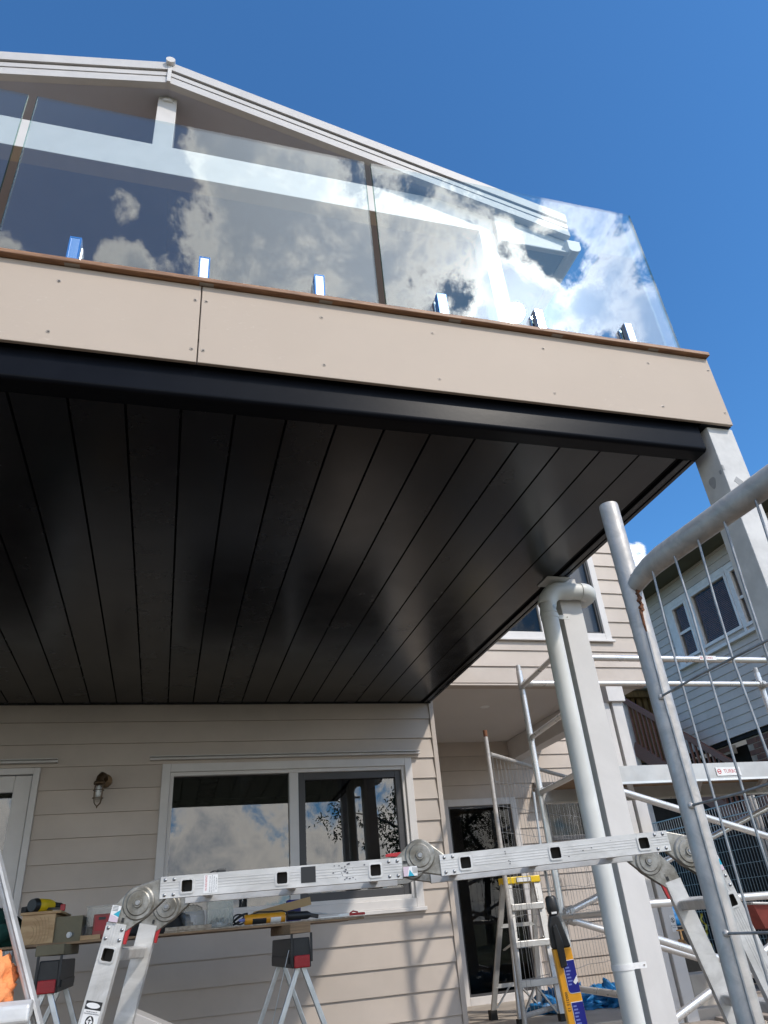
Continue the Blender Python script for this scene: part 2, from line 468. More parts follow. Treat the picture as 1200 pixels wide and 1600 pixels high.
# ------------------------------------------------------------------ ground
def sheet(name, x0, y0, x1, y1, z, m):
    return struct(MB().add([(x0,y0,z),(x1,y0,z),(x1,y1,z),(x0,y1,z)], [(0,1,2,3)]).build(name, m))
sheet('ground', -300, -300, 300, 300, -0.02, grass_m)
struct(MB().box((-9, -7, -0.2), (5.2, 6.1, 0.0)).build('concrete_yard', yard_m))
struct(MB().box((5.2, -7, -0.2), (7.0, 14, -0.008)).build('dirt_strip', dirt))
struct(MB().box((2.0, 6.0, -0.2), (5.3, 8.4, 0.12)).build('porch_slab', porch_m, bevel=0.008))



# ------------------------------------------------------------------ cladding helpers
def plank(x0, x1, z0, z1, zb, pitch, yf):
    """one lapped board piece facing -Y: thick at the lower edge zb, thin at the top"""
    def pr_(z): return yf - (0.004 + 0.014*max(0.0, 1-(z-zb)/pitch))
    a, b = pr_(z0), pr_(z1)
    y2 = yf + 0.004
    vs = [(x0,a,z0),(x1,a,z0),(x1,b,z1),(x0,b,z1),(x0,y2,z0),(x1,y2,z0),(x1,y2,z1),(x0,y2,z1)]
    return MB().add(vs, [(0,1,2,3),(5,4,7,6),(4,5,1,0),(3,2,6,7),(4,0,3,7),(1,5,6,2)])

def spans(x0, x1, holes):
    out = [(x0, x1)]
    for a, b in holes:
        nw = []
        for p, q in out:
            if b <= p or a >= q: nw.append((p, q)); continue
            if a > p: nw.append((p, a))
            if b < q: nw.append((b, q))
        out = nw
    return [s for s in out if s[1]-s[0] > 0.01]

def clad_wall(parent, name, x0, x1, z0, z1, yf, holes, pitch, zref, thick=0.10, m=siding):
    """wall backing with openings + individual lapped boards as its children"""
    zs = sorted({z0, z1} | {h[2] for h in holes if z0 < h[2] < z1} | {h[3] for h in holes if z0 < h[3] < z1})
    mb = MB()
    for a, b in zip(zs, zs[1:]):
        for p, q in spans(x0, x1, [(h[0], h[1]) for h in holes if h[2] < b-1e-4 and h[3] > a+1e-4]):
            mb.box((p, yf+0.004, a), (q, yf+thick, b))
    wall = mb.build(name, m, parent)
    k0 = math.floor((z0-zref)/pitch); k1 = math.ceil((z1-zref)/pitch)
    for k in range(k0, k1):
        za, zb_ = max(z0, zref+k*pitch), min(z1, zref+(k+1)*pitch)
        if zb_-za < 0.008: continue
        cuts = sorted({za, zb_} | {h[2] for h in holes if za+.004 < h[2] < zb_-.004} | {h[3] for h in holes if za+.004 < h[3] < zb_-.004})
        for a, b in zip(cuts, cuts[1:]):
            for p, q in spans(x0, x1, [(h[0], h[1]) for h in holes if h[2] < b-1e-4 and h[3] > a+1e-4]):
                plank(p+.001, q-.001, a, b-0.0015 if b == zb_ else b, zref+k*pitch, pitch, yf).build('weatherboard', m, wall)
    return wall

def ring(mb, x0, x1, z0, z1, w, y0, y1, wb=None):
    """rectangular frame in XZ of bar width w"""
    wb = w if wb is None else wb
    mb.box((x0, y0, z0), (x0+w, y1, z1)); mb.box((x1-w, y0, z0), (x1, y1, z1))
    mb.box((x0+w, y0, z1-w), (x1-w, y1, z1)); mb.box((x0+w, y0, z0), (x1-w, y1, z0+wb))
    return mb

def room(mb, x0, x1, z0, z1, y0, y1):
    """open-fronted dark box behind an opening"""
    e = 0.01
    mb.box((x0, y1, z0), (x1, y1+e, z1)); mb.box((x0-e, y0, z0), (x0, y1, z1)); mb.box((x1, y0, z0), (x1+e, y1, z1))
    mb.box((x0, y0, z0-e), (x1, y1, z0)); mb.box((x0, y0, z1), (x1, y1, z1+e))
    return mb

YW = 6.0
house = thing('house', (0, 6.0, 0), 'two storey house with beige weatherboards and a pale gabled roof above the balcony', 'house')
WIN = (-0.054, 1.955, 0.985, 2.088)
DOOR = (-2.10, -0.915, 0.02, 2.085)
low = clad_wall(house, 'lower_wall', -4.2, 2.165, 0.0, 2.73, YW, [WIN, DOOR], 0.1645, 2.418-0.1645*20)
MB().box((2.165, YW-0.024, 0.0), (2.205, YW+0.06, 2.73)).build('corner_trim', siding, house, bevel=0.003)
MB().box((2.165, YW+0.06, 0.121), (2.20, 8.30, 2.729)).build('porch_side_wall', siding, house)
# upper wall (right of the balcony and behind it)
UWIN = (2.62, 4.19, 3.175, 4.62)
upw = clad_wall(house, 'upper_wall', -4.2, 4.46, 2.731, 6.6, YW, [UWIN, (-2.6, 1.9, 3.15, 5.3)], 0.1595, 3.058-0.1595*3)
MB().box((4.46, YW-0.024, 2.731), (4.50, YW+0.06, 6.6)).build('corner_trim', siding, house, bevel=0.003)
MB().box((4.44, YW+0.06, 2.765), (4.50, 9.2, 6.6)).build('side_wall', siding, house)
MB().box((-4.2, YW+0.10, 6.1), (4.46, YW+0.2, 6.62)).build('wall_plate', siding, house)

# lower window
def tilted(x0, x1, z0, z1, y, dy, th=0.005):
    """glass pane whose top leans back by dy"""
    return MB().prism([(y, z0), (y+th, z0), (y+th+dy, z1), (y+dy, z1)], lambda u, v, t: (t, u, v), x0, x1)
def window_main():
    x0, x1, z0, z1 = WIN
    fr = ring(MB(), x0, x1, z0, z1, 0.062, YW-0.030, YW+0.02)
    f = fr.build('window', trim, house, bevel=0.004)
    g = ring(MB(), x0+.062, x1-.062, z0+.062, z1-.062, 0.028, YW-0.012, YW+0.05)
    g.build('inner_frame', trim, f, bevel=0.003)
    MB().box((0.925, YW-0.014, z0+.09), (0.997, YW+0.045, z1-.09)).build('mullion', trim, f, bevel=0.003)
    tilted(0.035, 0.925, 1.06, 2.01, YW+0.012, 0.021).build('pane', win_glass, f)
    s = ring(MB(), 0.997, 1.868, 1.072, 2.0, 0.058, YW+0.012, YW+0.045).build('sliding_sash', frame_dk, f, bevel=0.003)
    tilted(1.055, 1.81, 1.13, 1.942, YW+0.020, 0.018).build('pane', win_glass, f)
    MB().box((x0-.012, YW-0.052, z0-.028), (x1+.012, YW-0.02, z0)).build('sill', trim, f, bevel=0.004)
    room(MB(), x0+.03, x1-.03, z0+.03, z1-.02, YW+0.11, YW+1.5).build('room', inside_m, f)
    for xa, xb in ((1.22, 1.40), (1.47, 1.62), (1.70, 1.83)):
        mb = MB(); n = 14
        vs = []; fs = []
        for i in range(n+1):
            t = i/n; x = xa+(xb-xa)*t; y = YW+0.24+0.02*math.sin(t*18)
            vs += [(x, y, 1.04), (x, y, 2.03)]
        for i in range(n): fs.append((2*i, 2*i+2, 2*i+3, 2*i+1))
        mb.add(vs, fs, True).build('curtain', curtain_m, f)
window_main()

# left door
def door_left():
    x0, x1, z0, z1 = DOOR
    f = ring(MB(), x0, x1, z0, z1, 0.045, YW-0.030, YW+0.03, 0.03).build('door', trim, house, bevel=0.004)
    lf = ring(MB(), x0+.05, x1-.05, z0+.03, z1-.05, 0.115, YW-0.010, YW+0.035, 0.2).build('leaf', trim, f, bevel=0.006)
    MB().box((x0+.165, YW+0.010, z0+.23), (x1-.165, YW+0.016, z1-.165)).build('pane', win_glass, f)
    room(MB(), x0+.05, x1-.05, z0+.03, z1-.03, YW+0.11, YW+1.5).build('room', inside_m, f)
door_left()

# upper window beside the balcony
def window_up():
    x0, x1, z0, z1 = UWIN
    f = ring(MB(), x0, x1, z0, z1, 0.07, YW-0.030, YW+0.03).build('window', trim, house, bevel=0.004)
    MB().box((x0-.02, YW-0.050, z0-.022), (x1+.02, YW-0.02, z0)).build('sill', trim, f, bevel=0.003)
    MB().box((3.44, YW-0.01, z0+.07), (3.50, YW+0.03, z1-.07)).build('mullion', trim, f, bevel=0.003)
    ring(MB(), 3.50, x1-.07, z0+.07, z1-.07, 0.025, YW+0.0, YW+0.03).build('sash', frame_dk, f)
    MB().box((x0+.07, YW+0.012, z0+.07), (3.44, YW+0.018, z1-.07)).build('pane', dark_glass, f)
    MB().box((3.525, YW+0.012, z0+.095), (x1-.095, YW+0.018, z1-.095)).build('pane', dark_glass, f)
    MB().box((3.51, YW+0.06, z0+.08), (x1-.08, YW+0.065, z1-.08)).build('blind', blind_g, f)
    room(MB(), x0+.03, x1-.03, z0+.03, z1-.03, YW+0.11, YW+0.8).build('room', curtain_m, f)
window_up()

# porch: back wall, ceiling, beam, sliding door, screened window
YB = 8.3
PD = (3.02, 3.95, 0.10, 2.085)
PW = (4.30, 4.84, 1.59, 2.085)
clad_wall(house, 'porch_back_wall', 2.20, 5.35, 0.121, 3.4, YB, [PD, PW], 0.1645, 0.1)
MB().box((2.20, YW+0.102, 2.731), (4.438, YB, 2.765)).build('porch_ceiling', porchceil, house)
MB().box((2.21, YW-0.016, 2.716), (4.455, YW+0.10, 2.7308)).build('ceiling_edge', siding, house)
MB().box((3.96, YW+0.13, 2.50), (4.12, YB-0.02, 2.729)).build('porch_beam', trim, house, bevel=0.004)
MB().lathe([(0.0, 2.727), (0.045, 2.727), (0.05, 2.730)], (3.05, 6.75, 0), 24).build('downlight', label_w, house)
f = ring(MB(), *PD[:2], *PD[2:], 0.075, YB-0.035, YB+0.03, 0.09).build('sliding_door', trim, house, bevel=0.004)
ring(MB(), 3.095, 3.875, 0.19, 2.01, 0.022, YB-0.01, YB+0.02).build('sash', frame_dk, f)
MB().box((3.117, YB+0.0, 0.212), (3.853, YB+0.006, 1.988)).build('pane', dark_glass, f)
MB().box((2.96, YB-0.03, 0.121), (3.018, YB+0.0, 2.06)).build('door_gap_strip', black_p, f)  # black strip filling the gap left of the door
room(MB(), PD[0]+.03, PD[1]-.03, 0.15, 2.05, YB+0.11, YB+1.2).build('room', inside_m, f)
f = ring(MB(), *PW[:2], *PW[2:], 0.05, YB-0.035, YB+0.03).build('window', frame_dk, house, bevel=0.004)
MB().box((4.35, YB-0.004, 1.64), (4.79, YB+0.002, 2.035)).build('pane', dark_glass, f)
room(MB(), 4.32, 4.82, 1.6, 2.07, YB+0.11, YB+0.5).build('room', curtain_m, f)
MB().add([(4.22,YB-.02,2.24),(4.9,YB-.02,2.24),(4.9,YB-.25,2.10),(4.22,YB-.25,2.10),(4.22,YB-.02,2.22),(4.9,YB-.02,2.22),(4.9,YB-.25,2.085),(4.22,YB-.25,2.085)],
         [(0,1,2,3),(7,6,5,4),(3,2,6,7),(0,3,7,4),(1,5,6,2),(0,4,5,1)]).build('window_hood', frame_dk, f)

# ------------------------------------------------------------------ gable over the balcony
YG = 3.42
RX, RZ = -0.364, 6.99
SL = 0.297
HW = 3.31
def slope_pt(side, t, drop): return (RX+side*t, RZ-SL*t-drop)
for side in (-1, 1):
    def barge(d0, d1, y0, y1, name, m, t1=HW, bev=0.0015):
        a, b = slope_pt(side, 0, d0), slope_pt(side, t1, d0)
        c, d_ = slope_pt(side, t1, d1), slope_pt(side, 0, d1)
        poly = [a, b, c, d_]
        mb = MB().prism(poly, lambda u, v, t: (u, t, v), y0, y1)
        return mb.build(name, m, house, bevel=bev)
    barge(0.0, 0.100, YG-0.050, YG+0.06, 'roof_capping', barge_m)
    barge(0.1005, 0.114, YG-0.020, YG+0.02, 'shadow_gap', frame_dk)
    barge(0.1145, 0.165, YG-0.036, YG+0.02, 'barge_board', barge_m)
    barge(0.169, 0.196, YG-0.030, YG+0.02, 'barge_board', barge_m)
    barge(0.200, 0.262, YG-0.036, YG+0.02, 'barge_board', barge_m)
    barge(0.1652, 0.1688, YG-0.022, YG+0.02, 'bead', barge_m, bev=0)
    barge(0.1962, 0.1998, YG-0.022, YG+0.02, 'bead', barge_m, bev=0)
    # roof sheet and raked lining
    a, b = slope_pt(side, 0, 0.02), slope_pt(side, HW+0.05, 0.02)
    MB().prism([a, b, (b[0], b[1]-0.03), (a[0], a[1]-0.03)], lambda u, v, t: (u, t, v), YG+0.06, 9.5).build('roof', trim, house)
    a, b = slope_pt(side, 0, 0.235), slope_pt(side, HW-0.02, 0.235)
    MB().prism([a, b, (b[0], b[1]-0.02), (a[0], a[1]-0.02)], lambda u, v, t: (u, t, v), YG+0.021, 6.0).build('raked_ceiling', gable_m, house)
MB().tube([(RX, YG-0.085, RZ-0.02), (RX, 9.4, RZ-0.02)], 0.036, 16).build('ridge_cap', trim, house)
MB().box((RX-0.014, YG-0.053, RZ-0.27), (RX+0.014, YG-0.0362, RZ-0.05)).build('barge_joint', trim, house)
# tie beam, king post, posts
MB().box((-2.97, 3.50, 5.764), (2.30, 3.63, 6.082)).build('tie_beam', trim, house, bevel=0.004)
MB().box((-0.437, 3.505, 6.083), (-0.293, 3.625, 6.74)).build('king_post', trim, house, bevel=0.004)
MB().lathe([(0, 6.66), (0.070, 6.66), (0.074, 6.69), (0.0, 6.70)], (-0.365, 3.56, 0), 24).build('post_cap', trim, house)
for xa in (2.163, -3.03):
    MB().box((xa, 3.497, 3.106), (xa+0.137, 3.633, 5.763)).build('gable_post', trim, house, bevel=0.004)
# boxed eaves with rounded gutters
for side in (-1, 1):
    xo, xi = RX+side*(HW-0.02), RX+side*2.665
    lo, hi = min(xo, xi), max(xo, xi)
    za = 5.60
    zt = lambda x: RZ-SL*abs(x-RX)-0.263
    MB().prism([(lo, za), (hi, za), (hi, zt(hi)), (lo, zt(lo))], lambda u, v, t: (u, t, v), YG+0.025, YG+0.045).build('eave_end', trim, house)
    MB().box((lo, YG+0.046, za), (hi, 9.4, za+0.02)).build('eave_soffit', eave_m, house)
    gx = xo+side*0.02
    prof = [(0, 0.13), (0.0, 0.02), (0.02, 0.0), (0.075, 0.0), (0.105, 0.02), (0.118, 0.05), (0.118, 0.12), (0.126, 0.13)]
    MB().prism([(gx-side*0.045+side*u, za-0.03+v) for u, v in prof], lambda u, v, t: (u, t, v), YG-0.03, 9.45).build('gutter', trim, house, bevel=0.003)
    MB().prism([(lo+.0, za-0.022), (hi, za-0.022), (hi, za-0.002), (lo, za-0.002)], lambda u, v, t: (u, t, v), YG+0.0, YG+0.046).build('eave_mould', trim, house, bevel=0.008)

# ------------------------------------------------------------------ balcony
balc = thing('balcony', (0, 4.0, 2.56), 'balcony deck with beige fascia panels and a black lined underside', 'balcony')
BX0, BX1 = -3.45, 2.347
ZF0, ZF1 = 2.69, 3.084
for xa, xb in ((-2.42, -0.0045), (0.0, BX1), (BX0, -2.4245)):
    MB().box((xa, 2.058, ZF0), (xb, 2.074, ZF1)).build('fascia_panel', fascia_m, balc, bevel=0.0025)
MB().box((-0.03, 2.0745, ZF0+0.004), (0.03, 2.078, ZF1-.002)).build('joint_light_stop', joint_m, balc)  # added strip that stops light leaking through the joint onto the beam
def screws(xs, zs):
    for x in xs:
        for z in zs:
            mb = MB()
            y = 2.0575
            mb.lathe([(0.0, 0.0), (0.0052, 0.0), (0.0068, 0.0008), (0.0072, -0.0003)], (0, 0, 0), 14)
            mb.v = [(a+x+random.uniform(-.002,.002), y-c, b+z) for a, b, c in mb.v]
            mb.build('screw', screw_m, balc)
            MB().box((x-0.0035, y-0.0014, z-0.0009), (x+0.0035, y-0.0006, z+0.0009)).build('screw_slot', black_m, balc)
screws([-0.51, -0.0245, 0.017, 0.471, 0.946, 1.464, 1.997], [2.75, 3.003])
screws([2.3465-0.018], [2.756, 3.009])
MB().box((BX1-0.016, 2.0745, ZF0+.012), (BX1-0.002, 5.98, ZF1)).build('side_fascia', fascia_m, balc)
# beam behind the fascia
MB().box((BX0, 2.094, 2.5754), (2.184, 2.172, 2.80)).build('edge_beam', beam_m, balc)
n = 8
poly = [(2.092, 2.5752), (2.172, 2.5752), (2.172, 2.556)] + [(2.092+0.018-0.018*math.sin(k/n*math.pi/2), 2.556+0.018-0.018*math.cos(k/n*math.pi/2)) for k in range(n+1)]
MB().prism(poly, lambda u, v, t: (t, u, v), BX0, 2.184).build('bullnose_mould', beam_m, balc)
MB().box((BX0, 2.0745, 2.801), (BX1-.017, 5.98, 2.82)).build('deck_lining', beam_m, balc)
# soffit boards
g0 = -0.048; pw = 0.1938
k = -17
while True:
    xa = g0+pw*k; xb = xa+pw
    if xa > 2.06: break
    xb2 = min(xb, 2.115)
    # tongue-and-groove profile with a V on the left edge
    poly = [(xa+0.0035, 2.574), (xa+0.0035, 2.563), (xa+0.0065, 2.5562), (xb2-0.0035, 2.5562), (xb2-0.0005, 2.563), (xb2-0.0005, 2.574)]
    o = MB().prism(poly, lambda u, v, t: (u, t, v), 2.1735, 5.965)
    o.build('soffit_board', soffit_m, balc)
    k += 1
MB().box((BX0, 2.1735, 2.5745), (2.14, 5.965, 2.582)).build('groove_backing', groove_m, balc)
for i, (xa, xb, z) in enumerate(((2.118, 2.142, 2.552), (2.1445, 2.160, 2.558), (2.1625, 2.184, 2.553))):
    MB().box((xa, 2.1735, z), (xb, 5.965, 2.62+0.001*i)).build('edge_mould', soffit_m, balc, bevel=0.003)
MB().box((2.150, 2.174, 2.625), (2.176, 5.96, 2.80)).build('side_beam', beam_m, balc)
MB().box((BX0, 5.966, 2.548), (2.184, 5.981, 2.60)).build('wall_mould', soffit_m, balc)
# deck boards on top: front nosing plus boards behind it
y = 2.032
while y < 5.9:
    MB().box((BX0, y, 3.086), (2.348, y+0.086, 3.107)).build('deck_board', deck_m, balc, bevel=0.003)
    y += 0.0905
# packers under the nosing
for x in (-0.475, 0.015, 0.49, 1.055, 1.545, 2.045):
    MB().box((x-0.027, 2.040, 3.0845), (x+0.027, 2.0575, 3.0957-0.0102)).build('packer', screw_m, balc)

MB().box((2.1855, 2.0745, 2.6885), (2.3465, 2.30, 2.6995)).build('post_packer', beam_m, balc)
# posts under and in front of it
def post(name, x0, x1, y0, y1, z0, z1, m, label):
    o = MB().box((x0, y0, z0), (x1, y1, z1)).build(name, m, None, bevel=0.003)
    return tag(o, label, 'post')
cp = post('balcony_post', 2.226, 2.362, 2.088, 2.222, 0.0, 2.688, primer, 'primed grey post with filler patches under the right balcony corner')
for c, ax, r in (((2.2255, 2.165, 2.438), 'x', 0.022), ((2.2255, 2.105, 2.455), 'x', 0.008),):
    mb = MB(); vs = []
    for i in range(18):
        a = 2*math.pi*i/18; q = r*(1+0.12*math.sin(3*a))
        vs += [(c[0], c[1]+q*0.9*math.cos(a), c[2]+q*1.25*math.sin(a))]
    mb.add(vs + [(v[0]-0.0012, v[1], v[2]) for v in vs], [tuple(range(18, 36))] + [(i, (i+1)%18, 18+(i+1)%18, 18+i) for i in range(18)])
    mb.build('filler_patch', filler, cp)
mb = MB().box((-0.018, -0.0012, -0.016), (0.018, 0, 0.016), Matrix.Translation((2.286, 2.088, 2.402)) @ Matrix.Rotation(0.7, 4, 'Y')); mb.build('filler_patch', filler, cp)
MB().box((2.2275, 2.0868, 2.455), (2.236, 2.0879, 2.482)).build('filler_patch', filler, cp)
mp = post('balcony_post', 2.163, 2.30, 3.50, 3.635, 0.0, 2.60, postw, 'tall cream square post with a grey round pipe strapped to its left')
pp = thing('porch_post', (4.05, 6.02, 0.06), 'white porch post with a square cap, a small sign and a brass tap', 'post')
MB().box((4.005, 5.965, 0.0), (4.115, 6.075, 2.549)).build('shaft', postw, pp, bevel=0.003)
MB().box((3.955, 5.93, 2.55), (4.135, 6.10, 2.715)).build('cap', trim, pp, bevel=0.003)
MB().box((3.93, 5.985, 0.0), (3.985, 6.045, 2.55)).build('side_batten', postw, pp, bevel=0.004)

# downpipe
dp = thing('downpipe', (2.06, 3.45, 0), 'round grey downpipe with a swept elbow beneath the black soffit edge', 'downpipe')
pr_ = 0.0485
px, py = 2.047, 3.455
def arc(c, r, a0, a1, ax, ay, n=10):
    c = Vector(c); ax = Vector(ax); ay = Vector(ay)
    return [c + ax*r*math.cos(a0+(a1-a0)*i/n) + ay*r*math.sin(a0+(a1-a0)*i/n) for i in range(n+1)]
MB().tube([(px, py, 0.0), (px, py, 2.36)], pr_, 28).build('pipe', pipe_m, dp)
MB().tube([(px, py, 2.345), (px, py, 2.385)] + arc((px+0.11, py, 2.385), 0.11, math.pi, math.pi/2, (1,0,0), (0,0,1), 12) + [(px+0.17, py, 2.495)], pr_+0.004, 28).build('elbow', pipe_m, dp)
MB().tube([(px+0.165, py, 2.495), (px+0.250, py, 2.495)], pr_, 28).build('cross_pipe', pipe_m, dp)
MB().tube([(px+0.232, py, 2.495)] + arc((px+0.245, py+0.068, 2.495), 0.068, -math.pi/2, 0, (1,0,0), (0,1,0)) + [(px+0.313, py+0.12, 2.495)], pr_+0.004, 28).build('elbow', pipe_m, dp)
MB().box((px+0.0, py-0.07, 2.549), (px+0.15, py+0.07, 2.5555)).build('spigot_plate', pipe_m, dp, bevel=0.002)
for z in (2.325, 0.62):
    mb = MB().tube([(px, py, z-0.012), (px, py, z+0.012)], pr_+0.003, 28, cap=True)
    mb.box((px+0.044, py-0.012, z-0.012), (px+0.119, py-0.008, z+0.012))
    s = mb.build('strap', label_w if z < 1 else pipe_m, dp)
    MB().disc((px+0.106, py-0.0125, z), (0, -1, 0), 0.0035, 0.003, 10).build('screw', screw_m, s)

# ------------------------------------------------------------------ glass balustrade
bal = thing('glass_balustrade', (0.8, 2.16, 3.107), 'frameless clear glass balustrade on short polished steel spigots', 'balustrade')
for xa, xb in ((-2.35, -0.822), (-0.782, 0.755), (0.791, 2.316)):
    MB().box((xa, 2.152, 3.15), (xb, 2.164, 4.255)).build('glass_panel', bal_glass, bal)
MB().box((2.250, 2.172, 3.15), (2.262, 3.49, 4.20)).build('glass_panel', bal_glass, bal)
for xa in (-0.822, -0.782, 0.755, 0.791, 2.316):
    s = 1 if xa in (-0.822, 0.755, 2.316) else -1
    MB().box((xa+0.0003*s, 2.1522, 3.1502), (xa+0.0016*s, 2.1638, 4.2548)).build('glass_edge', edge_glass, bal)
for x in (-2.05, -1.05, -0.497, 0.001, 0.484, 1.047, 1.533, 2.018):
    mb = MB().box((x-0.0215, 2.118, 3.116), (x+0.0215, 2.150, 3.322)).box((x-0.0215, 2.166, 3.116), (x+0.0215, 2.198, 3.322))
    s = mb.build('spigot', chrome, bal, bevel=0.004)
    if x < 1.2:
        for xa, xb in ((x-0.0223, x-0.0160), (x+0.0160, x+0.0223)):
            MB().box((xa, 2.1172, 3.118), (xb, 2.1490, 3.3228)).build('sky_edge', sky_b, s)  # blue strips paint in the sky reflection along the spigot edges
        MB().box((x-0.0158, 2.1172, 3.3150), (x+0.0158, 2.1490, 3.3228)).build('sky_edge', sky_b, s)
    MB().box((x-0.040, 2.108, 3.1075), (x+0.040, 2.208, 3.1155)).build('base_plate', chrome, s, bevel=0.002)
    MB().box((x-0.0215, 2.1502, 3.125), (x+0.0215, 2.1518, 3.318)).build('gasket', black_m, s)

# ------------------------------------------------------------------ multi position ladder
LU = Vector((math.cos(-0.234), math.sin(-0.234), 0)); LW = Vector((-LU.y, LU.x, 0))
LM = Matrix(((LU.x, LW.x, 0, 0.076), (LU.y, LW.y, 0, 2.473), (0, 0, 1, 1.010), (0, 0, 0, 1)))
def xf(mb, M):
    mb.v = [tuple(M @ Vector(v)) for v in mb.v]; return mb
lad = thing('folding_ladder', tuple(LM @ Vector((0.7, 0.18, -1.01))), 'aluminium folding ladder set up as a low trestle under the balcony', 'ladder')
RH, RD = 0.058, 0.026
def hull(pts):
    pts = sorted(set((round(a, 5), round(b, 5)) for a, b in pts))
    def half(ps):
        h = []
        for p in ps:
            while len(h) > 1 and (h[-1][0]-h[-2][0])*(p[1]-h[-2][1])-(h[-1][1]-h[-2][1])*(p[0]-h[-2][0]) <= 0: h.pop()
            h.append(p)
        return h
    a, b = half(pts), half(pts[::-1])
    return a[:-1]+b[:-1]
def rail_section(p, q, holes, b, front):
    """rail from p to q (a,c coordinates) at width position b; front = side of the outer web (-1 near, +1 far)"""
    p = Vector((p[0], 0, p[1])); q = Vector((q[0], 0, q[1])); d = (q-p); L = d.length; d.normalize()
    S = Matrix(((d.x, 0, -d.z, p.x), (0, 1, 0, b), (d.z, 0, d.x, p.z), (0, 0, 0, 1)))
    M = LM @ S
    h = RH/2; o = RD/2; y0 = -o if front < 0 else o-0.0025; y1 = y0+0.0025
    hs = 0.0165
    mb = MB(); x = 0
    for c in holes:
        mb.box((x, y0, -h), (c-hs, y1, h)); mb.box((c-hs, y0, -h), (c+hs, y1, -hs)); mb.box((c-hs, y0, hs), (c+hs, y1, h)); x = c+hs
    mb.box((x, y0, -h), (L, y1, h))
    iy0, iy1 = (y1, o) if front < 0 else (-o, y0)
    mb.box((0, iy0, h-0.003), (L, iy1, h)); mb.box((0, iy0, -h), (L, iy1, -h+0.003))
    if front < 0: mb.box((0, o-0.002, -h+.003), (L, o, h-.003))
    else: mb.box((0, -o, -h+.003), (L, -o+0.002, h-.003))
    yr0, yr1 = (y0-0.0007, y0) if front < 0 else (y1, y1+0.0007)
    for z in (-0.0105, -0.003, 0.0045, 0.012):
        x = 0
        for c in holes: mb.box((x, yr0, z), (c-0.023, yr1, z+0.003)); x = c+0.023
        mb.box((x, yr0, z), (L, yr1, z+0.003))
    r = xf(mb, M).build('rail', alu, lad, bevel=0.0012, seg=1)
    # collars of the rungs
    def rsq(s, n=5, rad=0.007):
        out = []
        for cx, cz, a0 in ((s-rad, s-rad, 0), (-s+rad, s-rad, 90), (-s+rad, -s+rad, 180), (s-rad, -s+rad, 270)):
            for i in range(n): a = R(a0+90*i/(n-1)); out.append((cx+rad*math.cos(a), cz+rad*math.sin(a)))
        return out
    for c in holes:
        mb = MB(); A, B = rsq(0.0205), rsq(0.0155, rad=0.005); n = len(A)
        ys = (y0-0.003) if front < 0 else (y1+0.003)
        yb = o-0.0025 if front < 0 else -o+0.0025
        vs = [(c+u, ys, v) for u, v in A]+[(c+u, ys, v) for u, v in B]+[(c+u, (y0 if front < 0 else y1), v) for u, v in A]+[(c+u, yb, v) for u, v in B]
        fs = []
        for i in range(n):
            j = (i+1) % n
            fs += [(i, j, n+j, n+i), (i, 2*n+i, 2*n+j, j), (n+i, n+j, 3*n+j, 3*n+i)]
        ins = [f_ for f_ in fs if max(f_) >= 3*n]; fs = [f_ for f_ in fs if max(f_) < 3*n]
        mb.add(vs[:3*n], fs, False); cl = xf(mb, M).build('rung_collar', alu, r)
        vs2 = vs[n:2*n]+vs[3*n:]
        mb = MB().add(vs2, [(i, (i+1) % n, n+(i+1) % n, n+i) for i in range(n)]+[tuple(range(n, 2*n))]); xf(mb, M).build('rung_inside_shade', rung_shade, r)
    mb = MB(); sy = y0 if front < 0 else y1
    for x in (0.014, 0.040) if L < 0.75 else (0.014, 0.040):
        for z in (-0.020, 0.020):
            for xx in ((x, L-x) if L < 0.75 else (x,)):
                mb.lathe([(0, 0.0032), (0.0032, 0.0028), (0.0052, 0.0)], (0, 0, 0), 10)
                n = 30
                for i in range(len(mb.v)-n, len(mb.v)):
                    a, bb, cc = mb.v[i]; mb.v[i] = (xx+a, sy-(cc if front < 0 else -cc), z+bb)
    xf(mb, M).build('rivets', rivet_m, r)
    return r, M
def leg_pts(h, d): return h
secs = {
 'A': ((-0.079, 0.0), (0.640, -0.002), [0.079, 0.359, 0.639]),
 'B': ((0.757, -0.004), (1.474, 0.011), [0.077, 0.357, 0.637]),
}
ld = Vector((-0.2085, -0.978)); rd = Vector((0.2215, -0.975))
lh = Vector((-0.212, -0.158)); rh = Vector((1.6155, -0.165))
secs['L'] = (tuple(lh-ld*0.078), tuple(lh+ld*0.868), [0.078, 0.358, 0.638])
secs['R'] = (tuple(rh-rd*0.078), tuple(rh+rd*0.861), [0.078, 0.358, 0.638])
RAILM = {}
for key, (p, q, holes) in secs.items():
    L = (Vector(q)-Vector(p)).length
    if key == 'A': holes = [0.079, 0.359, 0.639]; q = (0.720-0.079, -0.002)
    for b, fr in ((0.0, -1), (0.36, 1)):
        hh = [h for h in holes if h < L-0.03]
        RAILM[key, b] = rail_section(p, q, hh, b, fr)
    d = (Vector(q)-Vector(p)).normalized()
    for h in holes:
        if h > L-0.03: continue
        c = Vector(p)+d*h
        S = LM @ Matrix(((d.x, 0, -d.y, c.x), (0, 1, 0, 0), (d.y, 0, d.x, c.y), (0, 0, 0, 1)))
        mb = MB().box((-0.0155, RD/2, -0.0155), (0.0155, 0.36-RD/2, 0.0155))
        xf(mb, S).build('rung', alu, lad, bevel=0.005, seg=3)
    if key in 'LR':
        for b in (0.0, 0.36):
            e = Vector(q)
            mb = MB().box((e.x-0.034, b-0.018, -1.008), (e.x+0.034, b+0.018, -0.965))
            xf(mb, LM).build('rubber_foot', black_m, lad, bevel=0.006)
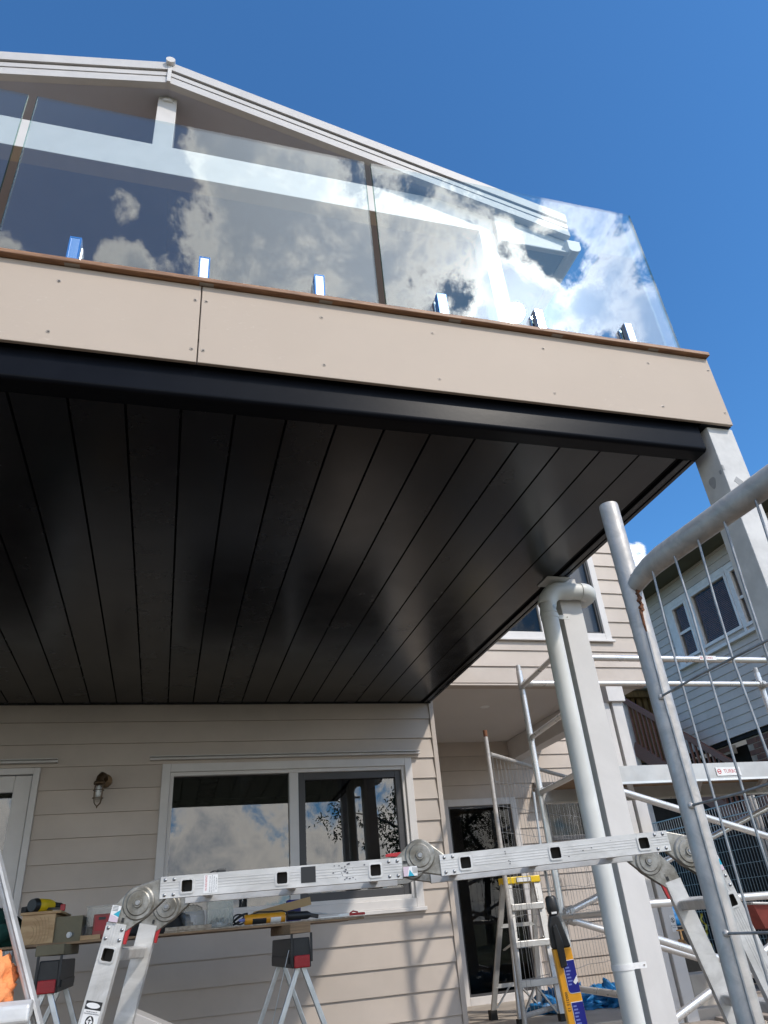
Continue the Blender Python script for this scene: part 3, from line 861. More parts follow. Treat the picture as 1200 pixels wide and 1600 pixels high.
def hinge(pv, enda, da, endb, db, b, lever_dir, sticker):
    """cast hinge between two rail ends: enda/endb are the ends, da/db the rail directions pointing away from the hinge"""
    fr = -1 if b < 0.1 else -1
    circ = lambda r: [(pv[0]+r*math.cos(2*math.pi*k/28), pv[1]+r*math.sin(2*math.pi*k/28)) for k in range(28)]
    def endpts(e, d, hw):
        e, d = Vector(e), Vector(d).normalized(); nn = Vector((-d.y, d.x))
        return [tuple(e+d*0.02+nn*hw), tuple(e+d*0.02-nn*hw), tuple(e+nn*hw), tuple(e-nn*hw)]
    fn = lambda u, v, t: (u, t, v)
    A = hull(circ(0.046)+endpts(enda, da, 0.0265)); e_, d_ = Vector(endb), Vector(db).normalized(); n_ = Vector((-d_.y, d_.x))
    box_ = [tuple(e_-d_*0.034-n_*lever_dir*0.0262), tuple(e_-d_*0.02+n_*lever_dir*0.0262)]
    B = hull(circ(0.046)+endpts(endb, db, 0.0265)+box_)
    mb = MB().prism(A, fn, b-0.0095, b+0.0095); 
    h = xf(mb, LM).build('hinge', cast, lad, bevel=0.003)
    for ya, yb in ((b-0.0120, b-0.0098), (b+0.0098, b+0.0120)):
        xf(MB().prism(B, fn, ya, yb), LM).build('hinge_plate', cast, h, bevel=0.001, seg=1)
    y = b-0.0122
    def dsc(r0, r1, y0, y1, name, m, n=32):
        mb = MB(); vs = []
        for k in range(n):
            a = 2*math.pi*k/n; vs.append((pv[0]+r0*math.cos(a), y0, pv[1]+r0*math.sin(a)))
        for k in range(n):
            a = 2*math.pi*k/n; vs.append((pv[0]+r1*math.cos(a), y1, pv[1]+r1*math.sin(a)))
        fs = [tuple(range(n, 2*n))]+[(k, (k+1) % n, n+(k+1) % n, n+k) for k in range(n)]
        mb.add(vs, fs); return xf(mb, LM).build(name, m, h)
    dsc(0.0455, 0.042, y, y-0.003, 'cheek', cast)
    dsc(0.034, 0.031, y-0.003, y-0.0055, 'cheek', cast)
    dsc(0.0135, 0.012, y-0.0055, y-0.010, 'boss', cast)
    dsc(0.0075, 0.006, y-0.010, y-0.012, 'pivot_pin', rivet_m)
    # latch slot and lever on the leg side
    e, d = Vector(endb), Vector(db).normalized(); nn = Vector((-d.y, d.x))
    s0 = e - d*0.012
    M = LM @ Matrix(((d.x, 0, nn.x, s0.x+nn.x*lever_dir*0.015), (0, 1, 0, y-0.0012), (d.y, 0, nn.y, s0.y+nn.y*lever_dir*0.015), (0, 0, 0, 1)))
    xf(MB().box((-0.014, 0, -0.0045), (0.010, 0.001, 0.0045)), M).build('latch_slot', cast, h)
    xf(MB().box((-0.004, -0.0012, -0.0035), (0.008, -0.0002, 0.0035)), M).build('latch_bolt', black_p, h)
    lp = e + nn*lever_dir*0.0365 - d*0.016
    poly = [(0, -0.006), (0.012, -0.0075), (0.05, -0.006), (0.064, -0.004), (0.064, 0.003), (0.045, 0.003), (0.02, 0.006), (0, 0.006)]
    Ml = LM @ Matrix(((d.x, 0, nn.x, lp.x), (0, 1, 0, b-0.004), (d.y, 0, nn.y, lp.y), (0, 0, 0, 1)))
    xf(MB().prism(poly, lambda u, v, t: (u, t, v), -0.006, 0.006), Ml).build('release_lever', red_m, h, bevel=0.001)
    if sticker:
        st = Matrix(((d.x, nn.x, 0, e.x-d.x*0.024-nn.x*lever_dir*0.011), (0, 0, -1, y-0.0060), (d.y, nn.y, 0, e.y-d.y*0.024-nn.y*lever_dir*0.011), (0, 0, 0, 1)))
        Ms = LM @ st
        def quad(pts, z, m, nm):
            return xf(MB().prism(pts, lambda u, v, t: (u, v, t), z, z+0.0003), Ms).build(nm, m, h)
        quad([(-0.020, -0.013), (0.022, -0.013), (0.022, 0.013), (-0.020, 0.013)], 0, label_w, 'sticker')
        quad([(0.004, -0.013), (0.022, -0.013), (0.022, 0.013), (0.010, 0.013)], 0.0004, label_p, 'sticker')
        quad([(-0.010, 0.013), (0.008, 0.013), (0.003, -0.004)], 0.0004, label_t, 'sticker')
        for k in range(4):
            quad([(-0.018+0.0035*k, -0.010), (-0.0168+0.0035*k, -0.010), (-0.0168+0.0035*k, 0.006), (-0.018+0.0035*k, 0.006)], 0.0004, label_b, 'sticker_print')
A0, A1 = (-0.079, 0.0), (0.641, -0.002); B0, B1 = (0.757, -0.004), (1.474, 0.011)
L0 = lh-ld*0.078; R0_ = rh-rd*0.078
for b in (0.0, 0.36):
    hinge((-0.139, -0.034), A0, (1, 0), L0, ld, b, 1, b == 0)
    hinge((0.697, 0.028), B0, (1, 0), A1, (-1, 0), b, -1, b == 0)
    hinge((1.529, -0.024), B1, (-1, 0), R0_, rd, b, -1, b == 0)
# labels on the near rail
M = RAILM['A', 0.0][1]; rA = RAILM['A', 0.0][0]
def onrail(key, x, z, rot=0.0, b=0.0):
    M = RAILM[key, b][1]
    o = M @ Vector((x, -RD/2-0.0012, z)); ex = M.to_3x3() @ Vector((math.cos(rot), 0, math.sin(rot))); ey = M.to_3x3() @ Vector((-math.sin(rot), 0, math.cos(rot)))
    return frame_mat(o, ex, ey)
def lab(key, x, z, w_, h_, m, nm='label', dz=0.0, rot=0.0):
    Mx = onrail(key, x, z, rot) @ Matrix.Translation((0, 0, dz))
    return xf(MB().box((-w_/2, -h_/2, -0.0004), (w_/2, h_/2, 0.0)), Mx).build(nm, m, RAILM[key, 0.0][0])
lab('A', 0.148, 0.0, 0.041, 0.048, label_w)
text('WARNING', 0.0085, onrail('A', 0.135, 0.003, R(90)), label_r, rA)
for k, s in enumerate(('FAILURE TO READ AND', 'FOLLOW INSTRUCTIONS', 'ON THIS LADDER MAY', 'RESULT IN INJURY')):
    text(s, 0.0040, onrail('A', 0.146+0.0062*k, 0.0, R(90)), label_b, rA)
lab('A', 0.437, 0.003, 0.044, 0.043, label_b)
random.seed(11)
mb = MB()
for k in range(26):
    x = 0.54+random.gauss(0, 0.02); z = random.uniform(-0.02, 0.024); s = random.uniform(0.0008, 0.0032)
    mb.box((x-s, -RD/2-0.0012, z-s*0.7), (x+s, -RD/2-0.0009, z+s*0.7))
stuff(xf(mb, M).build('paint_specks', putty, rA))
mb = MB()
for k in range(12):
    x = 0.20+random.gauss(0, 0.012) if k < 7 else random.uniform(.35, .6); z = random.uniform(-0.02, 0.02); s = random.uniform(0.0006, 0.002)
    mb.box((x-s, -RD/2-0.0012, z-s*0.7), (x+s, -RD/2-0.0009, z+s*0.7))
stuff(xf(mb, RAILM['B', 0.0][1]).build('paint_specks', putty, RAILM['B', 0.0][0]))
# leg label: do not use where electrical hazard exists
rL = RAILM['L', 0.0][0]
# rail x runs down the leg; text reads upright when its x axis is the rail's +z... side
def onleg(x, z): return onrail('L', x, z, R(90))
Mx = onleg(0.238, 0.0)
xf(MB().box((-0.0225, -0.041, -0.0004), (0.0225, 0.030, 0)), Mx).build('label', label_w, rL)
xf(MB().box((-0.0225, 0.0302, -0.0004), (0.0225, 0.050, 0)), Mx).build('label', label_b, rL)
el = [(0.019*math.cos(a)-0.001, 0.040+0.0065*math.sin(a)) for a in [2*math.pi*k/20 for k in range(20)]]
xf(MB().prism(el, lambda u, v, t: (u, v, t), 0.0001, 0.0004), Mx).build('label_print', label_w, rL)
for yy, s, sz in ((0.0255, 'FAILURE TO FOLLOW', 0.0032), (0.0212, 'CAN CAUSE ELECTROCUTION', 0.0030), (-0.0175, 'DO NOT USE', 0.0062), (-0.0240, 'WHERE', 0.0062), (-0.0305, 'ELECTRICAL', 0.0062), (-0.0370, 'HAZARD EXISTS', 0.0055)):
    text(s, sz, Mx @ Matrix.Translation((0, yy, 0.0004)), label_b, rL)
ringo = [(0.0115*math.cos(2*math.pi*k/24), 0.0035+0.0135*math.sin(2*math.pi*k/24)) for k in range(24)]
xf(MB().prism(ringo, lambda u, v, t: (u, v, t), 0.0001, 0.0003), Mx).build('label_print', label_b, rL)
dia = [(0, 0.0155), (0.0092, 0.0035), (0, -0.0085), (-0.0092, 0.0035)]
xf(MB().prism(dia, lambda u, v, t: (u, v, t), 0.0003, 0.0005), Mx).build('label_print', label_w, rL)
xf(MB().box((-0.0012, -0.003, 0.0005), (0.0012, 0.009, 0.0008)).box((-0.005, 0.006, 0.0005), (0.005, 0.008, 0.0008)), Mx).build('label_print', label_b, rL)

# small black charger resting behind the ladder rail
t = tag(MB().box((0.185, 2.86, 0.985), (0.215, 2.89, 1.082)).build('cable_plug', black_p, None, bevel=0.004), 'small black plug with a looped cord sticking up behind the ladder rail', 'plug')
MB().tube([(0.19, 2.88, 1.07)] + [(0.178+0.016*math.cos(a), 2.88, 1.068+0.010*math.sin(a)) for a in [0.6+k*0.5 for k in range(11)]], 0.0022, 8).build('cord', black_p, t)

# ------------------------------------------------------------------ near temporary fence
fn_ = thing('temporary_fence', (1.056, 1.38, 0), 'nearest galvanised mesh fence panel with a thick scuffed post and open top', 'fence', None)
FU = Vector((0.068, -0.998, 0)).normalized(); FP = Vector((1.056, 1.38, 0))
def fpt(t, z, off=0.0): return FP + FU*t + Vector((FU.y, -FU.x, 0))*off + Vector((0, 0, z))
def fence_post(t):
    mb = MB()
    mb.tube([fpt(t, 0.03), fpt(t, 1.752), fpt(t, 1.758)], [0.0242, 0.0242, 0.0232], 28)
    p = mb.build('post', galv, fn_)
    return p
fp0 = fence_post(0.0); fence_post(2.36)
# top rail: flattened and curved down into the post
rail = [fpt(0.018, 1.522), fpt(0.05, 1.533), fpt(0.085, 1.5405), fpt(0.13, 1.5440), fpt(0.4, 1.5452), fpt(1.2, 1.546), fpt(2.22, 1.5448), fpt(2.29, 1.536), fpt(2.345, 1.522)]
o = MB().tube(rail, [0.0200, 0.0235, 0.0255, 0.027, 0.027, 0.027, 0.027, 0.025, 0.020], 24).build('top_rail', galv, fn_)
mb = MB()
for i in range(16):
    z = 1.505-0.05+0.10*i/15*0.9; mb.disc(fpt(0.020, z, 0.006+0.002*math.sin(i*2.1)) , FU, 0.0042+0.0012*math.sin(i*1.7), 0.008, 8)
mb.tube([fpt(0.022, 1.455, 0.009), fpt(0.0235, 1.42, 0.011), fpt(0.0238, 1.39, 0.010)], [0.004, 0.003, 0.0012], 8)
mb.build('rusty_weld', rust, fn_)
MB().tube([fpt(0.02, 0.10), fpt(2.34, 0.10)], 0.019, 16).build('bottom_rail', galv, fn_)
random.seed(4)
ts = [0.099, 0.177, 0.255, 0.335, 0.422] + [0.50+0.079*k for k in range(23)]
for i, t_ in enumerate(ts):
    j = [random.uniform(-0.006, 0.006) for _ in range(6)]
    pts = []
    for k, z in enumerate((1.52, 1.38, 1.25, 1.02, 0.795, 0.567, 0.34, 0.10)):
        dx = (0 if k == 0 else -0.004 - 0.006*(k > 1) + j[k % 6])
        pts.append(fpt(t_+dx, z, 0.012))
    MB().tube(pts, 0.0026, 7).build('wire', wire_m, fn_)
# edge wire lying along the post
MB().tube([fpt(0.0235, 1.40, 0.010), fpt(0.0235, 1.25, 0.013), fpt(0.0245, 1.02, 0.012), fpt(0.0235, 0.79, 0.012), fpt(0.0245, 0.34, 0.012), fpt(0.0235, 0.1, 0.01)], 0.0026, 7).build('wire', wire_m, fn_)
for z, sg in ((1.247, 0.018), (1.021, 0.004), (0.793, 0.0), (0.567, 0), (0.34, 0)):
    pts = [fpt(0.012, z, 0.017)] + [fpt(0.03+0.12*k, z+sg*math.sin(min(1, k/3)*1.5)+random.uniform(-.003, .003), 0.0165) for k in range(20)]
    MB().tube(pts, 0.0026, 7).build('wire', wire_m, fn_)
    mb = MB(); mb.lathe([(0, -0.006), (0.006, -0.004), (0.007, 0.002), (0.003, 0.007), (0, 0.007)], tuple(fpt(0.019, z, 0.016)), 10); mb.build('weld_spot', galv, fp0)
for t_ in (0.0, 2.36):
    c = fpt(t_, 0); MB().box((c.x-0.10, c.y-0.28, 0.0), (c.x+0.10, c.y+0.28, 0.12)).build('fence_foot', concrete, fn_, bevel=0.02)

# ------------------------------------------------------------------ scaffold tower
sc = thing('scaffold_tower', (2.8, 5.0, 0), 'aluminium mobile scaffold tower with a plank platform beside the porch', 'scaffold')
SY0, SY1 = 4.60, 5.40
SXL0, SXL1 = 2.72, 2.80
SXR = 5.25
tr = 0.0255
def leg(x, y, ztop):
    o = MB().tube([(x, y, 0.06), (x, y, ztop)], tr, 16).build('upright', scaf_m, sc)
    MB().tube([(x, y, ztop+0.0005), (x, y, ztop+0.05)], tr*0.8, 14).build('spigot', alud, o)
    for z in (0.40, 0.83, 1.26, 1.68, 2.1, 2.52):
        if z < ztop: MB().tube([(x, y, z-0.028), (x, y, z+0.028)], tr+0.003, 16).build('collar', alud, o)
    MB().box((x-0.075, y-0.075, 0.0), (x+0.075, y+0.075, 0.012)).build('base_plate', galv, o)
leg(SXL0, SY0, 2.56); leg(SXL1, SY1, 2.655); leg(SXR, SY0, 2.56); leg(SXR, SY1, 2.655)
for z in (0.40, 0.83, 1.26, 1.68, 2.1, 2.52):
    MB().tube([(SXL1, SY1-tr, z), (SXL0, SY0+tr, z)], 0.020, 14).build('rung', scaf_m, sc)
    MB().tube([(SXR, SY1-tr, z), (SXR, SY0+tr, z)], 0.020, 14).build('rung', scaf_m, sc)
def clampon(p, d=(1, 0, 0)):
    p = Vector(p); d = Vector(d)
    return MB().tube([p-d*0.03, p+d*0.03], 0.032, 14).box(p-Vector((0.012, 0.04, 0.012)), p+Vector((0.012, -0.02, 0.012)))
def brace(p, q, r=0.0235):
    o = MB().tube([p, q], r, 16).build('brace', scaf_m, sc)
    d = (Vector(q)-Vector(p)).normalized()
    clampon(Vector(p)+d*0.04, d).build('coupler', alud, o); clampon(Vector(q)-d*0.04, d).build('coupler', alud, o)
    return o
gr = brace((SXL0, SY0-0.05, 2.478), (SXR, SY0-0.05, 2.478)); brace((SXL1, SY1-0.05, 2.535), (SXR, SY1-0.05, 2.535))
brace((SXL0, SY0-0.05, 1.61), (SXR, SY0-0.05, 0.825)); brace((SXL1, SY1-0.05, 0.85), (SXR, SY1-0.05, 1.61))
brace((SXL0, SY0-0.05, 0.866), (SXR, SY0-0.05, 0.83)); brace((SXL0, SY0-0.051, 0.755), (4.7, SY0-0.051, 0.09))
brace((SXL1, SY1-0.05, 0.82), (4.9, SY1-0.05, 0.14)); brace((SXL0, SY0-0.052, 0.175), (SXR, SY0-0.052, 1.10))
# platform
pl = MB().box((2.86, SY0+0.035, 1.690), (5.2, SY1-0.04, 1.712)).build('platform', ply, sc)
for y in (SY0+0.012, SY1-0.03):
    poly = [(0, 1.592), (0.032, 1.592), (0.032, 1.597), (0.005, 1.597), (0.005, 1.705), (0.032, 1.705), (0.032, 1.713), (0, 1.713)]
    MB().prism(poly, lambda u, v, t: (t, y+u-0.0, v), 2.80, 5.22).build('platform_beam', alud, pl)
    MB().box((2.80, y-0.004, 1.592), (5.22, y-0.0003, 1.606)).build('beam_lip', scaf_m, pl)
for x in (3.1, 3.7, 4.3, 4.9): MB().bar((x, SY0+0.046, 1.63), (x+0.5, SY1-0.032, 1.63), 0.04, 0.03).build('cross_brace', alud, pl)
for y in (SY0, SY1):
    MB().tube([(SXL0 if y == SY0 else SXL1, y, 1.68), (2.84, y+0.02, 1.68)], 0.03, 14).build('hook', alud, pl)
def turbo(cx, y, z, w_, h_, parent):
    o = MB().box((cx-w_/2, y-0.0008, z-h_/2), (cx+w_/2, y-0.0002, z+h_/2)).build('label', label_w, parent)
    M = frame_mat((cx+w_*0.08, y-0.0010, z), (1, 0, 0), (0, 0, 1))
    text('TURBO', h_*0.62, M, label_r, parent)
    mb = MB(); n = 16
    for a, b in ((0, n),):
        vs = [(cx-w_*0.38+h_*0.30*math.cos(2*math.pi*k/n), y-0.0012, z+h_*0.30*math.sin(2*math.pi*k/n)) for k in range(n)] + [(cx-w_*0.38+h_*0.20*math.cos(2*math.pi*k/n), y-0.0012, z+h_*0.20*math.sin(2*math.pi*k/n)) for k in range(n)]
        mb.add(vs, [(k, (k+1) % n, n+(k+1) % n, n+k) for k in range(n)])
    mb.box((cx-w_*0.38-h_*0.2, y-0.0013, z-h_*0.05), (cx-w_*0.38+h_*0.2, y-0.0011, z+h_*0.05))
    mb.build('label_print', label_r, parent)
turbo(3.985, SY0-0.05-0.0242, 2.482, 0.155, 0.034, gr)
turbo(3.925, SY0+0.0075, 1.652, 0.21, 0.058, pl)

# ------------------------------------------------------------------ fence at the porch
f2 = thing('temporary_fence', (2.78, 6.2, 0.12), 'mesh fence panel with rusty topped post standing across the porch', 'fence')
GU = Vector((0.79, 0.613, 0)).normalized(); GP = Vector((2.765, 6.2, 0))
gpt = lambda t, z, o=0.0: GP+GU*t+Vector((GU.y, -GU.x, 0))*o+Vector((0, 0, z))
MB().tube([gpt(-0.05, 0.14), gpt(0.0, 2.30)], 0.019, 16).build('post', galv, f2)
MB().tube([gpt(0.0, 2.3005), gpt(0.001, 2.36)], 0.0192, 16).build('post_end', rust, f2)
MB().tube([gpt(2.2, 0.14), gpt(2.2, 2.32)], 0.019, 16).build('post', galv, f2)
MB().tube([gpt(0.018, 2.15), gpt(0.05, 2.15), gpt(0.3, 2.146), gpt(1.2, 2.115), gpt(2.18, 2.10)], [0.027, 0.021, 0.019, 0.019, 0.019], 14).build('top_rail', galv, f2)
MB().tube([gpt(-0.04, 0.20), gpt(2.18, 0.20)], 0.019, 14).build('bottom_rail', galv, f2)
for k in range(30):
    t_ = 0.07+0.0715*k; j = lambda: random.uniform(-0.010, 0.010)
    MB().tube([gpt(t_, 2.13-0.014*t_), gpt(t_+j(), 1.75, j()), gpt(t_+j(), 1.3, j()), gpt(t_+j(), 0.8, j()), gpt(t_, 0.2)], 0.0019, 5).build('wire', wire_m, f2)
for z in (1.92, 1.71, 1.50, 1.28, 1.07, 0.86, 0.64, 0.43):
    MB().tube([gpt(0.0, z)] + [gpt(0.22*k, z+random.uniform(-.012, .012), random.uniform(-.01, .01)) for k in range(1, 10)] + [gpt(2.2, z)], 0.0021, 5).build('wire', wire_m, f2)
for k in range(9):
    t_ = random.uniform(0.1, 1.8); z = random.uniform(0.7, 1.7)
    pts = [gpt(t_, z)]
    for q in range(5): pts.append(gpt(t_+random.uniform(-.13, .13), z+random.uniform(-.22, .22), random.uniform(.0, .05)))
    MB().tube(pts, 0.0016, 5).build('loose_wire', wire_m, f2)

# boundary fence panels to the right
def mesh_panel(y0, y1, x, label):
    t = thing('temporary_fence', (x, y0, 0), label, 'fence', None)
    for y in (y0, y1): MB().tube([(x, y, 0.0), (x, y, 1.86)], 0.019, 12).build('post', galv, t)
    mb = MB(); n = int((y1-y0)/0.05)
    for k in range(1, n):
        y = y0+(y1-y0)*k/n; mb.bar((x, y, 0.12), (x, y, 1.83), 0.005, 0.005, (0, 1, 0))
    zz = 0.14
    while zz < 1.66:
        mb.bar((x-0.004, y0, zz), (x-0.004, y1, zz), 0.005, 0.005); zz += 0.15
    for zz in (1.70, 1.83): mb.bar((x-0.004, y0, zz), (x-0.004, y1, zz), 0.012, 0.012)
    stuff(mb.build('mesh', wire_m, t))
    for k in range(1, n): 
        pass
    return t
mesh_panel(7.42, 9.75, 6.5, 'boundary mesh fence panel behind the scaffold, farther one with the yellow tape')
mesh_panel(5.0, 7.36, 6.5, 'boundary mesh fence panel at the right edge behind the scaffold')
t = tag(MB().box((6.56, 5.0, 0.0), (6.575, 9.9, 1.62)).build('dark_backdrop', void_m), 'added black sheet standing in for the shade behind the boundary mesh fences', 'screen')  # dark sheet added where the space behind the fence lies in shade
mb = MB(); pts = []
for k in range(13): pts.append((6.46+0.012*math.sin(k*1.9), 8.80+0.03*math.sin(k*0.9), 0.62-0.36*k/12+0.1))
vs = [(p[0], p[1]-0.02, p[2]) for p in pts]+[(p[0], p[1]+0.02, p[2]) for p in pts]
mb.add(vs, [(k, k+1, 14+k, 13+k) for k in range(12)])
vs2 = [(a-0.002, b, c) for a, b, c in vs]; mb.add(vs2, [(13+k, 14+k, k+1, k) for k in range(12)])
tag(mb.build('barrier_tape', yel2), 'strip of yellow tape hanging on the boundary mesh fence', 'tape')

# ------------------------------------------------------------------ step ladder on the porch
sl = thing('step_ladder', (3.0, 6.6, 0.12), 'paint splashed step ladder with a yellow top cap standing on the porch', 'ladder')
FYT, FYB = 6.52, 6.33
for xt, xb in ((2.915, 2.775), (3.185, 3.135)):
    MB().bar((xb, FYB, 0.15), (xt, FYT, 1.12), 0.062, 0.028, (0, 1, 0)).build('rail', alud, sl, bevel=0.003)
    MB().box((xb-0.035, FYB-0.022, 0.12), (xb+0.035, FYB+0.03, 0.17)).build('rubber_foot', black_m, sl)
for xt, xb in ((2.905, 2.79), (3.185, 3.23)):
    MB().bar((xb, 6.95, 0.15), (xt, 6.60, 1.12), 0.045, 0.025, (0, 1, 0)).build('rear_rail', alud, sl, bevel=0.003)
    MB().box((xb-0.03, 6.92, 0.12), (xb+0.03, 6.98, 0.19)).build('rubber_foot', black_m, sl)
MB().box((2.885, 6.49, 1.112), (3.215, 6.66, 1.165)).build('top_cap', yel2, sl, bevel=0.006)
MB().box((2.98, 6.488, 1.118), (3.125, 6.4895, 1.158)).build('cap_label', label_b, sl)
MB().box((2.988, 6.4866, 1.122), (3.117, 6.4878, 1.154)).build('cap_label', label_w, sl)
for z in (0.905, 0.635, 0.365):
    f_ = (z-0.15)/0.97; y = FYB+(FYT-FYB)*f_; xa = 2.775+0.14*f_; xb = 3.135+0.05*f_
    MB().box((xa-0.005, y-0.045, z), (xb+0.005, y+0.05, z+0.05)).build('tread', alud, sl, bevel=0.006)
for z in (0.80, 0.36):
    f_ = (z-0.15)/0.97; y = 6.95-0.35*f_
    MB().bar((2.79+0.115*f_, y, z), (3.23-0.045*f_, y, z), 0.025, 0.03).build('rear_brace', alud, sl)
for a, b in (((2.80, 6.36, 0.17), (2.95, 6.38, 0.36)), ((3.11, 6.36, 0.17), (2.97, 6.38, 0.36)), ((3.20, 6.92, 0.20), (3.03, 6.88, 0.36)), ((2.82, 6.92, 0.20), (2.96, 6.88, 0.36))):
    MB().bar(a, b, 0.022, 0.012).build('knee_brace', alud, sl)
for x in (2.93, 3.17): MB().bar((x-0.04, 6.43, 0.70), (x-0.02, 6.80, 0.62), 0.02, 0.01).build('spreader', alud, sl)

# a blue tarp heap on the porch floor
def heap(name, c, sx, sy, sz, m, amp, seed, nu=26, nv=12, freq=3.0):
    from mathutils import noise
    mb = MB(); vs = []; fs = []
    for i in range(nv+1):
        ph = (i/nv)*math.pi/2
        for k in range(nu):
            a = 2*math.pi*k/nu
            d = Vector((math.cos(a)*math.cos(ph), math.sin(a)*math.cos(ph), math.sin(ph)))
            q = 1+amp*noise.noise(d*freq+Vector((seed, 0, 0)))+amp*0.6*abs(noise.noise(d*freq*2.3+Vector((0, seed, 0))))
            vs.append((c[0]+d.x*q*sx, c[1]+d.y*q*sy, c[2]+max(0.0, d.z*q*sz)))
    for i in range(nv):
        for k in range(nu): fs.append((i*nu+k, i*nu+(k+1) % nu, (i+1)*nu+(k+1) % nu, (i+1)*nu+k))
    fs.append(tuple(range(nu))[::-1])
    mb.add(vs, fs, True)
    return mb.build(name, m)
tag(heap('tarp', (3.50, 6.95, 0.121), 0.30, 0.18, 0.13, blue_c, 0.9, 3.1, 60, 26, 3.6), 'crumpled blue plastic tarp on the porch floor behind the step ladder', 'tarp')
tag(heap('tarp', (3.98, 6.85, 0.121), 0.22, 0.16, 0.15, blue_c, 0.8, 8.1, 60, 26, 3.6), 'smaller crumpled blue plastic sheet beside the porch post', 'tarp')
tag(heap('tarp', (4.9, 7.4, 0.66), 0.22, 0.2, 0.22, blue_c, 0.5, 5.1), 'blue sheet bundled on the crate behind the folding ladder', 'tarp')
tag(MB().box((4.6, 7.2, 0.121), (5.2, 7.7, 0.659)).build('crate', black_p, None, bevel=0.01), 'black crate under a blue sheet on the far porch corner', 'crate')

# ------------------------------------------------------------------ yellow prop pole
tl = thing('prop_pole', (1.40, 2.60, 0), 'yellow pole tool with blue labels, black grip and thin rod beside the downpipe', 'pole')
TB, TT = Vector((1.391, 2.66, 0.0)), Vector((1.3215, 2.60, 0.752))
TD = (TT-TB).normalized(); TX = Vector((1, 0, 0)); TX = (TX-TD*TX.dot(TD)).normalized(); TY = TD.cross(TX)
TM = Matrix(((TX.x, -TY.x, TD.x, TB.x), (TX.y, -TY.y, TD.y, TB.y), (TX.z, -TY.z, TD.z, TB.z), (0, 0, 0, 1)))
if (TM.to_3x3() @ Vector((0, 1, 0))).y < 0:
    TM = Matrix(((TX.x, TY.x, TD.x, TB.x), (TX.y, TY.y, TD.y, TB.y), (TX.z, TY.z, TD.z, TB.z), (0, 0, 0, 1)))
TM = TM @ Matrix.Rotation(R(-18), 4, 'Z')
HL = (TT-TB).length
def tbx(a, b, name, m, par, bev=0.0): return xf(MB().box(a, b), TM).build(name, m, par, bevel=bev)
body = tbx((-0.031, -0.020, 0.01), (0.031, 0.020, HL), 'body', yel, tl, 0.004)
for z0, z1 in ((HL-0.130, HL-0.035), (HL-0.30, HL-0.153), (HL-0.50, HL-0.325)):
    poly = [(-0.009, z0+0.010), (-0.005, z0+0.002), (0.001, z0), (0.030, z0), (0.030, z1), (-0.009, z1)]
    xf(MB().prism(poly, lambda u, v, t: (u, t, v), -0.0208, -0.0202), TM).build('label_border', label_w, body)
    poly = [(-0.0075, z0+0.010), (-0.004, z0+0.0035), (0.001, z0+0.0018), (0.030, z0+0.0018), (0.030, z1-0.0018), (-0.0075, z1-0.0018)]
    xf(MB().prism(poly, lambda u, v, t: (u, t, v), -0.0214, -0.0209), TM).build('label', navy, body)
    for k in range(11):
        zz = z1-0.014-k*0.0095
        if zz < z0+0.02: break
        tbx((-0.004, -0.0218, zz), (0.007+0.005*((k*7) % 3)/2, -0.0215, zz+0.0045), 'label_print', navy_t, body)
poly = [(0.013, HL-0.098), (0.0295, HL-0.080), (0.0295, HL-0.098), (0.019, HL-0.106)]
xf(MB().prism(poly, lambda u, v, t: (u, t, v), -0.0222, -0.0217), TM).build('label_arrow', label_w, body)
tbx((-0.006, -0.0222, HL-0.262), (0.016, -0.0217, HL-0.230), 'label_white_panel', label_w, body)
Mt = TM @ frame_mat((-0.0185, -0.0206, HL-0.150), (0, 0, -1), (1, 0, 0))
text('000315 13', 0.013, Mt, label_b, body)
# black grip: a pump head narrowing to a neck, with a trigger down the front
xf(MB().prism([(-0.032, HL), (0.032, HL), (0.028, HL+0.02), (0.018, HL+0.07), (0.012, HL+0.10), (-0.016, HL+0.10), (-0.027, HL+0.07), (-0.031, HL+0.03)], lambda u, v, t: (u, t, v), -0.020, 0.020), TM).build('grip', black_p, tl, bevel=0.006, seg=3)
xf(MB().prism([(-0.017, HL-0.055), (0.004, HL-0.05), (0.006, HL+0.02), (-0.004, HL+0.075), (-0.018, HL+0.07), (-0.019, HL+0.0)], lambda u, v, t: (u, t, v), -0.034, -0.0205), TM).build('trigger', black_p, tl, bevel=0.004, seg=3)
mb = MB().tube([(0, 0, HL+0.098), (0, 0, HL+0.105), (0, 0, HL+0.112), (0, 0, HL+0.15), (0, 0, HL+0.157)], [0.014, 0.019, 0.021, 0.019, 0.013], 18)
xf(mb, TM).build('grip_collar', black_p, tl)
tbx((-0.010, -0.0235, HL+0.104), (0.008, -0.019, HL+0.110), 'clip', label_w, tl)
MB().tube([TM @ Vector((0, 0, HL+0.15)), (1.303, 2.585, 1.05), (1.312, 2.583, 1.25)], 0.0045, 8).build('rod', alud, tl)

